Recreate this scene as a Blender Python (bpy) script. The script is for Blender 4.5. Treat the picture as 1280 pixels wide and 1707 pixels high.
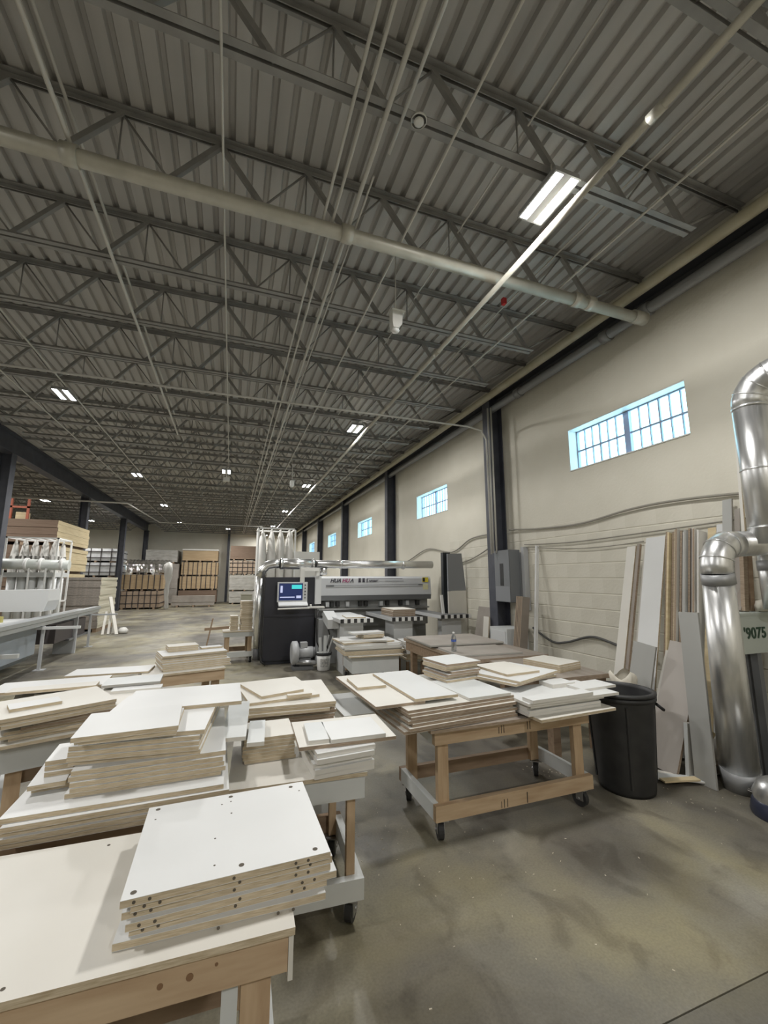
import bpy, math, random
from mathutils import Vector, Matrix
random.seed(7)
scene = bpy.context.scene
for o in list(bpy.data.objects):
    bpy.data.objects.remove(o)
COL = scene.collection
PI = math.pi
def rad(a): return math.radians(a)

# ------------------------------------------------------------------ camera
cam_d = bpy.data.cameras.new('camera'); cam = bpy.data.objects.new('camera', cam_d); COL.objects.link(cam)
cam_d.sensor_fit = 'HORIZONTAL'; cam_d.sensor_width = 36.0; cam_d.lens = 695.0/1280.0*36.0
cam_d.clip_start = 0.05; cam_d.clip_end = 200
cam.location = (0, 0, 1.6)
cam.rotation_euler = (rad(90+9.034), 0, rad(-19.918))
scene.camera = cam

# ------------------------------------------------------------------ sky, exposure
world = bpy.data.worlds.new('sky'); scene.world = world; world.use_nodes = True
bg = world.node_tree.nodes['Background']
bg.inputs[0].default_value = (0.70, 0.90, 1.0, 1); bg.inputs[1].default_value = 6.0
scene.view_settings.view_transform = 'Standard'
scene.view_settings.look = 'None'
scene.view_settings.exposure = 0.06
scene.view_settings.gamma = 1.0
scene.view_settings.use_curve_mapping = False
LAMP_W = 93.0          # power of one ceiling fixture

# ------------------------------------------------------------------ materials
MATS = {}
def mat(name, col, rough=0.6, metal=0.0, col2=None, scale=6.0, stretch=(1, 1, 1), bump=0.0, bscale=None,
        detail=4.0, lo=0.35, hi=0.65, emit=None, estr=0.0, spec=0.5, aniso_r=0.0):
    if name in MATS: return MATS[name]
    m = bpy.data.materials.new(name); m.use_nodes = True
    nt = m.node_tree; b = nt.nodes['Principled BSDF']
    b.inputs['Base Color'].default_value = (*col, 1); b.inputs['Roughness'].default_value = rough
    b.inputs['Metallic'].default_value = metal; b.inputs['Specular IOR Level'].default_value = spec
    if emit:
        b.inputs['Emission Color'].default_value = (*emit, 1); b.inputs['Emission Strength'].default_value = estr
    if col2 or bump or aniso_r:
        tc = nt.nodes.new('ShaderNodeTexCoord'); mp = nt.nodes.new('ShaderNodeMapping')
        mp.inputs['Scale'].default_value = stretch
        nt.links.new(tc.outputs['Object'], mp.inputs[0])
        n = nt.nodes.new('ShaderNodeTexNoise'); n.inputs['Scale'].default_value = scale; n.inputs['Detail'].default_value = detail
        nt.links.new(mp.outputs[0], n.inputs['Vector'])
        if col2:
            r = nt.nodes.new('ShaderNodeValToRGB')
            r.color_ramp.elements[0].position = lo; r.color_ramp.elements[1].position = hi
            r.color_ramp.elements[0].color = (*col, 1); r.color_ramp.elements[1].color = (*col2, 1)
            nt.links.new(n.outputs['Fac'], r.inputs[0]); nt.links.new(r.outputs[0], b.inputs['Base Color'])
        if aniso_r:
            mr = nt.nodes.new('ShaderNodeMapRange')
            mr.inputs[1].default_value = 0.3; mr.inputs[2].default_value = 0.7
            mr.inputs[3].default_value = max(0.02, rough-aniso_r); mr.inputs[4].default_value = min(1, rough+aniso_r)
            nt.links.new(n.outputs['Fac'], mr.inputs[0]); nt.links.new(mr.outputs[0], b.inputs['Roughness'])
        if bump:
            bp = nt.nodes.new('ShaderNodeBump'); bp.inputs['Strength'].default_value = bump; bp.inputs['Distance'].default_value = 0.01
            src = n
            if bscale:
                src = nt.nodes.new('ShaderNodeTexNoise'); src.inputs['Scale'].default_value = bscale; src.inputs['Detail'].default_value = 5
                nt.links.new(mp.outputs[0], src.inputs['Vector'])
            nt.links.new(src.outputs['Fac'], bp.inputs['Height']); nt.links.new(bp.outputs[0], b.inputs['Normal'])
    MATS[name] = m
    return m

def floor_material(name, dark):
    m = bpy.data.materials.new(name); m.use_nodes = True; nt = m.node_tree; b = nt.nodes['Principled BSDF']
    tc = nt.nodes.new('ShaderNodeTexCoord')
    def noise(scale, detail, dist, stretch=(1, 1, 1)):
        mp = nt.nodes.new('ShaderNodeMapping'); mp.inputs['Scale'].default_value = stretch
        nt.links.new(tc.outputs['Object'], mp.inputs[0])
        n = nt.nodes.new('ShaderNodeTexNoise'); n.inputs['Scale'].default_value = scale; n.inputs['Detail'].default_value = detail
        n.inputs['Distortion'].default_value = dist
        nt.links.new(mp.outputs[0], n.inputs['Vector']); return n
    def ramp(n, stops):
        r = nt.nodes.new('ShaderNodeValToRGB'); e = r.color_ramp.elements
        e[0].position, e[0].color = stops[0][0], (*stops[0][1], 1)
        e[1].position, e[1].color = stops[-1][0], (*stops[-1][1], 1)
        for p, c in stops[1:-1]:
            x = e.new(p); x.color = (*c, 1)
        nt.links.new(n.outputs['Fac'], r.inputs[0]); return r
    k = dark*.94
    a = ramp(noise(0.45, 7, 0.5), [(0.36, (.125*k, .116*k, .10*k)), (0.46, (.20*k, .186*k, .152*k)), (0.54, (.26*k, .236*k, .162*k)), (0.63, (.31*k, .295*k, .25*k))])
    c = ramp(noise(1.25, 12, .35, (1, .7, 1)), [(0.38, (.70, .68, .65)), (0.49, (.97, .97, .96)), (0.60, (1.16, 1.14, 1.05))])
    d = ramp(noise(85, 8, 0), [(0.3, (.86, .85, .84)), (0.65, (1.06, 1.06, 1.06))])
    e_ = ramp(noise(4.2, 12, .8, (1, .75, 1)), [(0.36, (.76, .745, .73)), (0.46, (1, 1, 1)), (0.62, (1.05, 1.05, 1.02))])
    def mul(x, y):
        mx = nt.nodes.new('ShaderNodeMix'); mx.data_type = 'RGBA'; mx.blend_type = 'MULTIPLY'; mx.inputs[0].default_value = 1
        nt.links.new(x, mx.inputs[6]); nt.links.new(y, mx.inputs[7]); return mx.outputs[2]
    # dusty pale scuffs
    s = ramp(noise(1.1, 10, 1.2, (1.4, .6, 1)), [(0.60, (0, 0, 0)), (0.72, (.5, .5, .5))])
    col = mul(mul(mul(a.outputs[0], c.outputs[0]), d.outputs[0]), e_.outputs[0])
    mx = nt.nodes.new('ShaderNodeMix'); mx.data_type = 'RGBA'
    nt.links.new(s.outputs[0], mx.inputs[0]); nt.links.new(col, mx.inputs[6]); mx.inputs[7].default_value = (.36*k, .33*k, .25*k, 1)
    nt.links.new(mx.outputs[2], b.inputs['Base Color'])
    rr = ramp(noise(1.1, 7, 1.0), [(0.3, (.34,)*3), (0.7, (.62,)*3)])
    nt.links.new(rr.outputs[0], b.inputs['Roughness'])
    bp = nt.nodes.new('ShaderNodeBump'); bp.inputs['Strength'].default_value = .12; bp.inputs['Distance'].default_value = .01
    nt.links.new(noise(30, 10, 0.2).outputs['Fac'], bp.inputs['Height']); nt.links.new(bp.outputs[0], b.inputs['Normal'])
    return m

WALL = mat('painted_block', (.655, .625, .53), .75, col2=(.71, .68, .585), scale=1.2, bump=.25, bscale=30)
DECK = mat('deck_metal', (.40, .385, .365), .5, .1, col2=(.50, .485, .46), scale=1.3, stretch=(4, .3, 1), lo=.3, hi=.7)
STEEL = mat('joist_grey', (.25, .245, .235), .55, .1, col2=(.32, .315, .30), scale=5)
COLUMN = mat('column_slate', (.052, .056, .072), .5, col2=(.075, .08, .1), scale=4)
DARKSTEEL = mat('dark_channel', (.045, .047, .054), .55)
CREAMPIPE = mat('cream_pipe', (.42, .385, .27), .5, col2=(.48, .45, .34), scale=5)
GREYPIPE = mat('sprinkler_pipe', (.46, .445, .38), .42, .15, col2=(.54, .52, .45), scale=7)
CONDUIT = mat('conduit', (.60, .59, .55), .45, .15)
WHITE = mat('white_paint', (.78, .78, .76), .5)
OFFWHITE = mat('off_white_plastic', (.70, .69, .65), .45)
MEL = mat('white_melamine', (.66, .665, .655), .42, col2=(.71, .715, .705), scale=2.2, lo=.3, hi=.7)
MELW = mat('warm_melamine', (.64, .615, .555), .5, col2=(.71, .69, .635), scale=1.6, lo=.3, hi=.7)
MELG = mat('cool_melamine', (.58, .60, .595), .45, col2=(.67, .685, .675), scale=2.0)
CHIP = mat('chipboard_edge', (.43, .345, .225), .85, col2=(.66, .565, .42), scale=22, stretch=(1, 1, 14), detail=7, lo=.3, hi=.7)
CHIPB = mat('brown_edge', (.25, .185, .13), .85, col2=(.44, .35, .26), scale=22, stretch=(1, 1, 14), detail=7, lo=.3, hi=.7)
EDGEW = mat('banded_edge', (.72, .70, .655), .5)
EDGEG = mat('grey_edge', (.40, .39, .36), .6)
PINE = mat('pine', (.43, .30, .185), .65, col2=(.57, .43, .285), scale=3, stretch=(1.2, 9, 9), detail=6, lo=.3, hi=.7)
PINEV = mat('pine_upright', (.42, .29, .175), .65, col2=(.56, .415, .27), scale=3, stretch=(9, 9, 1.2), detail=6, lo=.3, hi=.7)
PINED = mat('dark_pine', (.27, .185, .12), .7, col2=(.36, .26, .175), scale=3, stretch=(1.2, 9, 9), detail=6)
KNOT = mat('pine_knot', (.22, .125, .065), .7)
INK = mat('marker_ink', (.03, .025, .022), .7)
HOLE = mat('drill_hole_dark', (.10, .085, .065), .9)
BLACK = mat('black_plastic', (.018, .018, .019), .5, col2=(.03, .03, .03), scale=9)
RUBBER = mat('rubber', (.03, .03, .031), .65)
ZINC = mat('zinc', (.42, .42, .42), .35, .85)
GALV = mat('galvanised_duct', (.70, .71, .71), .33, .88, col2=(.80, .80, .79), scale=9, stretch=(4, 4, .15), aniso_r=.05, bump=.03, bscale=2.0)
BRIGHT = mat('bright_duct', (.74, .74, .73), .26, .92)
TAPE = mat('duct_tape', (.36, .365, .37), .45, .4)
NAVY = mat('charcoal_cabinet', (.024, .025, .034), .42, col2=(.03, .031, .041), scale=3)
MACHG = mat('machine_grey', (.44, .45, .46), .4, col2=(.47, .48, .49), scale=2)
MACHL = mat('machine_light', (.62, .63, .63), .42)
MACHD = mat('machine_dark_grey', (.15, .155, .16), .45)
PANELG = mat('panel_grey', (.235, .245, .26), .5)
ELEC = mat('electric_grey', (.18, .19, .20), .5)
BROWNB = mat('kraft_brown', (.17, .115, .08), .8, col2=(.20, .14, .1), scale=3, stretch=(1, 1, 14))
KRAFT = mat('kraft', (.42, .30, .175), .8, col2=(.48, .36, .22), scale=2, stretch=(1, 1, 6))
TANPLY = mat('tan_ply', (.62, .50, .30), .75, col2=(.70, .59, .38), scale=2, stretch=(1, 1, 12))
LUMB = mat('banded_lumber', (.34, .25, .18), .8, col2=(.45, .35, .26), scale=9, stretch=(1, 1, 3))
WRAPW = mat('white_wrap', (.68, .69, .69), .35, col2=(.55, .56, .57), scale=5, bump=.4)
WRAPG = mat('grey_wrap', (.36, .345, .31), .35, col2=(.47, .455, .42), scale=3, stretch=(1, 1, 3), bump=.5)
GREYSHEET = mat('grey_sheet', (.30, .27, .235), .6, col2=(.37, .335, .30), scale=2.5)
BROWNSHEET = mat('brown_sheet', (.25, .215, .18), .55, col2=(.32, .28, .24), scale=2, stretch=(5, .6, 1))
FABRIC = mat('filter_fabric', (.60, .585, .55), .9, col2=(.66, .645, .61), scale=6)
CLEARW = mat('clear_wrap', (.72, .73, .73), .2, bump=.6, scale=9)
ORANGE = mat('rack_orange', (.42, .10, .045), .55)
YELLOW = mat('caution_yellow', (.72, .60, .05), .5)
MAGENTA = mat('logo_magenta', (.36, .03, .14), .5)
LOGO = mat('logo_dark', (.035, .03, .045), .5)
GREENINK = mat('stencil_green', (.03, .065, .04), .7)
SCREEN = mat('screen_navy', (.008, .012, .04), .3, emit=(.008, .018, .075), estr=1.0)
SCRTEAL = mat('screen_teal', (.02, .2, .22), .3, emit=(.06, .62, .62), estr=.9)
SCRWHITE = mat('screen_white', (.3, .3, .4), .3, emit=(.5, .55, .8), estr=.8)
LED = mat('led_strip', (1, 1, 1), .5, emit=(.95, .98, 1.0), estr=12.0)
BLUEB = mat('bottle_label', (.08, .14, .45), .5)
RED = mat('red_tag', (.6, .03, .03), .5)
PVCBAG = mat('scrap_bag', (.62, .58, .49), .5, col2=(.7, .66, .57), scale=12, bump=.6)

def glass_material(name, tint, gloss):
    m = bpy.data.materials.new(name); m.use_nodes = True; nt = m.node_tree; nt.nodes.clear()
    out = nt.nodes.new('ShaderNodeOutputMaterial'); mx = nt.nodes.new('ShaderNodeMixShader'); mx.inputs[0].default_value = gloss
    t = nt.nodes.new('ShaderNodeBsdfTransparent'); t.inputs[0].default_value = (*tint, 1)
    g = nt.nodes.new('ShaderNodeBsdfGlossy'); g.inputs['Roughness'].default_value = .08
    nt.links.new(t.outputs[0], mx.inputs[1]); nt.links.new(g.outputs[0], mx.inputs[2]); nt.links.new(mx.outputs[0], out.inputs[0])
    return m
PANE = glass_material('window_glass', (.80, .97, 1.0), .06)
FILM = glass_material('stretch_film', (.86, .86, .86), .45)
BOTTLE = glass_material('bottle_clear', (.80, .84, .88), .45)

# ------------------------------------------------------------------ mesh helpers
class MB:
    def __init__(s): s.v = []; s.f = []; s.m = []; s.sm = []
    def _add(s, vs, fs, mi=0, smooth=False):
        o = len(s.v); s.v += [tuple(v) for v in vs]
        for f in fs:
            s.f.append([i+o for i in f]); s.m.append(mi); s.sm.append(smooth)
    def box(s, x0, x1, y0, y1, z0, z1, mi=0, edge=None, M=None):
        vs = [Vector(p) for p in ((x0, y0, z0), (x1, y0, z0), (x1, y1, z0), (x0, y1, z0), (x0, y0, z1), (x1, y0, z1), (x1, y1, z1), (x0, y1, z1))]
        if M is not None: vs = [M @ v for v in vs]
        fs = [(3, 2, 1, 0), (4, 5, 6, 7), (0, 1, 5, 4), (1, 2, 6, 5), (2, 3, 7, 6), (3, 0, 4, 7)]
        o = len(s.v); s.v += [tuple(v) for v in vs]
        for i, f in enumerate(fs):
            s.f.append([k+o for k in f]); s.m.append(mi if (edge is None or i < 2) else edge); s.sm.append(False)
        return s
    def bar(s, a, b, w, h, mi=0, up=(0, 0, 1)):
        a = Vector(a); b = Vector(b); d = (b-a); L = d.length; d.normalize()
        u = Vector(up)
        if abs(d.dot(u)) > .98: u = Vector((0, 1, 0))
        x = d.cross(u).normalized(); z = x.cross(d).normalized()
        M = Matrix((( x.x, d.x, z.x, a.x), (x.y, d.y, z.y, a.y), (x.z, d.z, z.z, a.z), (0, 0, 0, 1)))
        return s.box(-w/2, w/2, 0, L, -h/2, h/2, mi, M=M)
    def tube(s, pts, r, n=10, mi=0, caps=True, radii=None, smooth=True):
        pts = [Vector(p) for p in pts]; k = len(pts)
        rs = radii or [r]*k
        rings = []; prev = None
        for i, p in enumerate(pts):
            d = (pts[min(i+1, k-1)]-pts[max(i-1, 0)]).normalized()
            if prev is None:
                u = Vector((0, 0, 1)) if abs(d.z) < .9 else Vector((0, 1, 0))
                x = d.cross(u).normalized()
            else:
                x = (prev - d*prev.dot(d)).normalized()
            prev = x; y = d.cross(x)
            rings.append([p + (x*math.cos(2*PI*j/n) + y*math.sin(2*PI*j/n))*rs[i] for j in range(n)])
        o = len(s.v)
        for R_ in rings: s.v += [tuple(v) for v in R_]
        for i in range(k-1):
            for j in range(n):
                s.f.append([o+i*n+j, o+i*n+(j+1) % n, o+(i+1)*n+(j+1) % n, o+(i+1)*n+j]); s.m.append(mi); s.sm.append(smooth)
        if caps:
            s.f.append([o+j for j in reversed(range(n))]); s.m.append(mi); s.sm.append(False)
            s.f.append([o+(k-1)*n+j for j in range(n)]); s.m.append(mi); s.sm.append(False)
        return s
    def lathe(s, prof, c=(0, 0, 0), n=24, mi=0, smooth=True):
        o = len(s.v); k = len(prof)
        for r, z in prof:
            for j in range(n):
                a = 2*PI*j/n; s.v.append((c[0]+r*math.cos(a), c[1]+r*math.sin(a), c[2]+z))
        for i in range(k-1):
            for j in range(n):
                s.f.append([o+i*n+j, o+i*n+(j+1) % n, o+(i+1)*n+(j+1) % n, o+(i+1)*n+j]); s.m.append(mi); s.sm.append(smooth)
        return s
    def prism(s, poly, axis, a, b, mi=0):
        # poly: 2D outline; axis 'x','y','z' extrusion from a to b
        def P(p, t): return {'x': (t, p[0], p[1]), 'y': (p[0], t, p[1]), 'z': (p[0], p[1], t)}[axis]
        n = len(poly); vs = [P(p, a) for p in poly]+[P(p, b) for p in poly]
        fs = [list(range(n))[::-1], [n+i for i in range(n)]]+[(i, (i+1) % n, n+(i+1) % n, n+i) for i in range(n)]
        s._add(vs, fs, mi); return s
    def mesh(s, name, mats):
        me = bpy.data.meshes.new(name); me.from_pydata(s.v, [], s.f)
        for m in (mats if isinstance(mats, (list, tuple)) else [mats]): me.materials.append(m)
        me.polygons.foreach_set('material_index', s.m); me.polygons.foreach_set('use_smooth', s.sm); me.update()
        return me
    def build(s, name, mats, parent=None):
        return link(name, s.mesh(name, mats), parent)
def link(name, data, parent=None, loc=None, rot=None):
    o = bpy.data.objects.new(name, data); COL.objects.link(o)
    if parent: o.parent = parent
    if loc: o.location = loc
    if rot: o.rotation_euler = rot
    return o
def tag(o, label, cat, group=None):
    n = len(label.split())
    if not 4 <= n <= 16: print("LABEL", n, label)
    o['label'] = label; o['category'] = cat
    if group: o['group'] = group
    return o
def thing(name, label, cat, loc=(0, 0, 0), rz=0, group=None):
    o = bpy.data.objects.new(name, None); COL.objects.link(o); o.empty_display_size = .1
    o.location = loc; o.rotation_euler = (0, 0, rz)
    return tag(o, label, cat, group)
def struct(o): o['kind'] = 'structure'; return o
def copy_tree(root, loc, rz=None):
    r = root.copy(); COL.objects.link(r); r.location = loc
    if rz is not None: r.rotation_euler = (0, 0, rz)
    for ch in root.children:
        c = ch.copy(); COL.objects.link(c); c.parent = r
        for g in ch.children:
            d = g.copy(); COL.objects.link(d); d.parent = c
    return r
def text(name, body, size, m, loc, rot, parent=None, shear=0, bold=0, space=1.0, extrude=.0012):
    cu = bpy.data.curves.new(name, 'FONT'); cu.body = body; cu.size = size; cu.shear = shear; cu.extrude = extrude
    cu.offset = bold; cu.space_character = space
    t = bpy.data.objects.new(name+'_tmp', cu); COL.objects.link(t)
    dg = bpy.context.evaluated_depsgraph_get()
    me = bpy.data.meshes.new_from_object(t.evaluated_get(dg)); bpy.data.objects.remove(t); bpy.data.curves.remove(cu)
    me.materials.clear(); me.materials.append(m)
    return link(name, me, parent, loc, rot)
ORD = ['topmost', 'second', 'third', 'fourth', 'fifth', 'sixth', 'seventh', 'eighth', 'ninth', 'tenth', 'eleventh', 'twelfth',
       'thirteenth', 'fourteenth', 'fifteenth', 'sixteenth', 'seventeenth', 'eighteenth', 'nineteenth', 'twentieth']
NUM = ['first', 'second', 'third', 'fourth', 'fifth', 'sixth', 'seventh', 'eighth', 'ninth', 'tenth', 'eleventh', 'twelfth',
       'thirteenth', 'fourteenth', 'fifteenth', 'sixteenth', 'seventeenth', 'eighteenth', 'nineteenth', 'twentieth', 'twenty-first',
       'twenty-second', 'twenty-third', 'twenty-fourth', 'twenty-fifth', 'twenty-sixth', 'twenty-seventh', 'twenty-eighth', 'twenty-ninth', 'thirtieth']

# ================================================================== THE ROOM
XW = 4.5; XL = -15.2; YB = -5.0; YF = 31.4; ZD = 5.19
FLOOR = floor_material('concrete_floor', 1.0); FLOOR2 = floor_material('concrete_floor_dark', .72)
fb = MB(); fb.box(XL-.3, XW+.3, YB-.3, YF+.3, -.3, -.05)
floor = struct(fb.build('floor', FLOOR))
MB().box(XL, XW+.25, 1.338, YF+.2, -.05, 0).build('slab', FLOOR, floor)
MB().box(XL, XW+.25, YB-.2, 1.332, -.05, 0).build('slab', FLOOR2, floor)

# right wall with window openings
WIN = [(2.88, 4.57), (8.22, 9.90), (13.68, 15.40), (19.03, 20.72), (24.4, 26.1)]
WZ0, WZ1 = 3.11, 3.73
wb = MB()
wb.box(XW, XW+.25, YB, YF, 0, WZ0); wb.box(XW, XW+.25, YB, YF, WZ1, 5.35)
ys = [YB]+[y for w in WIN for y in w]+[YF]
for i in range(0, len(ys), 2): wb.box(XW, XW+.25, ys[i], ys[i+1], WZ0, WZ1)
wall_right = struct(wb.build('wall_right', WALL))
# courses of painted concrete block on the lower wall
bm_ = MB(); c_ = .006
def blockmesh(w, h):
    b = MB(); g = .004; y0, y1, z0, z1 = -w/2+.0002, w/2-.0002, -h/2+g, h/2-g; q_ = .0
    vs = [(0, y0, z0), (0, y1, z0), (0, y1, z1), (0, y0, z1), (-c_, y0+q_, z0+c_), (-c_, y1-q_, z0+c_), (-c_, y1-q_, z1-c_), (-c_, y0+q_, z1-c_)]
    b._add(vs, [(7, 6, 5, 4), (0, 4, 5, 1), (1, 5, 6, 2), (2, 6, 7, 3), (3, 7, 4, 0)])
    return b.mesh('block', WALL)
BL = blockmesh(.4, .2)
for r in range(12):
    for k in range(16):
        y = 1.75+k*.4+(.2 if r % 2 else 0)
        link('block', BL, wall_right, (XW+.0005, y, .1+r*.2))
struct(MB().box(XL-.2, XW+.25, YF, YF+.25, 0, 5.35).build('wall_far', WALL))
struct(MB().box(XL-.25, XL, YB, YF, 0, 5.35).build('wall_left', WALL))
struct(MB().box(XL-.2, XW+.25, YB-.25, YB, 0, 5.35).build('wall_back', WALL))

# corrugated metal deck: one real profile run along the hall
prof = []; x = XL-.2
while x < XW+.3:
    prof += [(x, ZD+.038), (x+.030, ZD+.038), (x+.044, ZD), (x+.138, ZD)]
    x += .152
db = MB(); n = len(prof)
for (px, pz) in prof: db.v += [(px, YB-.2, pz), (px, YF+.2, pz)]
for i in range(n-1):
    db.f.append([2*i, 2*i+1, 2*i+3, 2*i+2]); db.m.append(0); db.sm.append(False)
db.box(XL-.3, XW+.3, YB-.3, YF+.3, 5.26, 5.36)
struct(db.build('ceiling', DECK))
struct(MB().box(XW-.13, XW, YB, YF, 4.88, 4.92).box(XW-.02, XW, YB, YF, 4.72, 4.92).box(XW-.13, XW-.1, YB, YF, 4.72, 4.8).build('trim_1', DARKSTEEL))

# windows: frame, mullion, bars and single panes
def window(i, y0, y1):
    o = bpy.data.objects.new('window_%d' % i, None); COL.objects.link(o); o['kind'] = 'structure'
    xa, xb = XW+.15, XW+.19
    f = MB(); t = .028
    f.box(xa, xb, y0, y1, WZ0, WZ0+t).box(xa, xb, y0, y1, WZ1-t, WZ1).box(xa, xb, y0, y0+t, WZ0, WZ1).box(xa, xb, y1-t, y1, WZ0, WZ1)
    f.build('window_frame', BARW, o)
    ym = (y0+y1)/2
    MB().box(xa-.01, xb, ym-.04, ym+.04, WZ0+t, WZ1-t).build('mullion', BARB, o)
    s = MB(); s.box(XW+.005, xa, y0+.001, y1-.001, WZ1-.012, WZ1-.001).box(XW+.005, xa, y1-.012, y1-.001, WZ0+.001, WZ1-.012)
    s.build('window_reveal', WHITE, o)
    MB().box(XW-.012, xa, y0+.002, y1-.002, WZ0+.0005, WZ0+.014).build('window_sill', WHITE, o)
    zm = WZ0+(WZ1-WZ0)*.50
    for a, b in ((y0+t, ym-.04), (ym+.04, y1-t)):
        MB().box(xa, xb-.008, a, b, zm-.011, zm+.011).build('glazing_bar', BARW, o)
        w = (b-a)/6
        for k in range(1, 6):
            thick = .006 if k != 3 else .009
            MB().box(xa+.004, xb-.012, a+k*w-thick, a+k*w+thick, WZ0+t, WZ1-t).build('glazing_bar', BARW, o)
        if i <= 2:
            pm = MB().box(0, .004, -w/2+.002, w/2-.002, -.125, .125).mesh('pane', PANE)
            for k in range(6):
                for zc in (WZ0+t+.137, WZ1-t-.137):
                    link('pane', pm, o, (xb-.02, a+(k+.5)*w, zc))
        else:
            MB().box(xb-.02, xb-.016, a, b, WZ0+t, WZ1-t).build('pane', PANE, o)
BARW = mat('window_bar', (.30, .35, .46), .5)
BARB = mat('window_mullion', (.34, .42, .62), .5)
for i, (a, b) in enumerate(WIN): window(i+1, a, b)

# steel columns on the right wall
def hcol(name, label, x0, x1, y0, y1, z1, along='x', group=None, mt=None):
    t = thing(name, label, 'column', ((x0+x1)/2, (y0+y1)/2, 0), 0, group); mt = mt or COLUMN
    hx, hy = (x1-x0)/2, (y1-y0)/2
    if along == 'x':   # flanges face -x / +x
        MB().box(-hx, -hx+.016, -hy, hy, 0, z1).build('flange', mt, t); MB().box(hx-.016, hx, -hy, hy, 0, z1).build('flange', mt, t)
        MB().box(-hx+.016, hx-.016, -.008, .008, 0, z1).build('web', mt, t)
    else:
        MB().box(-hx, hx, -hy, -hy+.016, 0, z1).build('flange', mt, t); MB().box(-hx, hx, hy-.016, hy, 0, z1).build('flange', mt, t)
        MB().box(-.008, .008, -hy+.016, hy-.016, 0, z1).build('web', mt, t)
    MB().box(-hx-.03, hx+.03 if along != 'x' else hx, -hy-.03, hy+.03, 0, .02).build('base_plate', mt, t)
    return t
for i, yc in enumerate((6.2, 11.5, 16.85, 22.1, 27.3)):
    hcol('steel_column', 'slate grey steel column against the window wall, %s from the camera' % NUM[i], 4.23, 4.49, yc-.11, yc+.11, 4.88, group='columns along the window wall')
for i, yc in enumerate((12.6, 18.6, 24.7, 30.9)):
    hcol('steel_column', 'dark steel column under the long roof girder, %s from the camera' % NUM[i], -5.5, -5.24, yc-.13, yc+.13, 4.66, 'x', 'columns under the girder')
hcol('steel_column', 'slender grey column standing against the far end wall', -.36, -.2, YF-.2, YF-.02, 5.1, 'y')
g = thing('roof_girder', 'deep dark steel girder running the length of the hall on columns', 'girder', (-5.37, 5, 4.67))
MB().box(-.13, .13, -8, 26.3, 0, .025).build('flange', COLUMN, g); MB().box(-.13, .13, -8, 26.3, .475, .5).build('flange', COLUMN, g)
MB().box(-.01, .01, -8, 26.3, .025, .475).build('web', COLUMN, g)

# open-web roof joists
def angle_pair(b, x0, x1, z, up, mi=0, w=.045, gap=.022):
    t = .007; s = 1 if up else -1
    for q in (-1, 1):
        ya, yb = sorted((q*gap/2, q*(gap/2+w)))
        b.box(x0, x1, ya, yb, *(sorted((z, z+s*t))), mi)
        yc, yd = sorted((q*gap/2, q*(gap/2+t)))
        b.box(x0, x1, yc, yd, *(sorted((z+s*t, z+s*w))), mi)
    return b
ZB, ZT = 4.665, 5.185; CEN = -.27; PIT = .71
topb = angle_pair(MB(), -4.95, 5.0 if False else 4.76, ZT, False)
botb = angle_pair(MB(), -4.1, 3.98, ZB, True)
webs = []
zt, zb_ = ZT-.03, ZB+.03
for s in (-1, 1):
    for k in range(6):
        a = s*PIT*k; m_ = s*(PIT*k+PIT/2); c2 = s*(PIT*(k+1))
        webs.append(('brace', MB().bar((a, 0, zt), (m_, 0, zb_), .04, .04)))
        if k < 5: webs.append(('rod', MB().tube([(m_, 0, zb_), (c2, 0, zt)], .009, 6)))
    webs.append(('rod', MB().tube([(s*(PIT*5.5), 0, zb_), (s*4.6, 0, zt)], .014, 6)))
for k in (-3, -1, 1, 3):
    webs.append(('rod', MB().tube([(PIT*k, 0, zt), (PIT*k, 0, zb_)], .007, 5)))
MT, MBt = topb.mesh('top_chord', STEEL), botb.mesh('bottom_chord', STEEL)
MW = [(n_, b.mesh(n_, STEEL)) for n_, b in webs]
allb = MB()
for b in [topb, botb]+[b for _, b in webs]:
    o_ = len(allb.v); allb.v += b.v; allb.f += [[i+o_ for i in f] for f in b.f]; allb.m += b.m; allb.sm += b.sm
MALL = allb.mesh('roof_joist', STEEL)
JY = [2.17+1.066*i for i in range(-4, 28)]
vis = 0
for i, y in enumerate(JY):
    if y < -1: continue
    if y < 2.0:
        lab = 'steel roof joist overhead nearest the camera, above the frame top' if y > 1 else 'steel roof joist over the area behind the camera, row %s' % NUM[3-i]
    else:
        vis += 1; lab = 'open web steel roof joist over the main bay, %s from the camera' % NUM[vis-1]
    if 2.0 < y < 13.5:
        t = thing('roof_joist', lab, 'joist', (CEN, y, 0), 0, 'roof joists of the main bay')
        link('top_chord', MT, t); link('bottom_chord', MBt, t)
        for n_, me in MW: link(n_, me, t)
    else:
        tag(link('roof_joist', MALL, None, (CEN, y, 0)), lab, 'joist', 'roof joists of the main bay')
k = 0
for y in JY:
    if y > 8.0:
        k += 1
        tag(link('roof_joist', MALL, None, (-10.25, y, 0)), 'steel roof joist beyond the girder in the left bay, %s from the camera' % NUM[k-1], 'joist', 'roof joists of the left bay')

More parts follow.
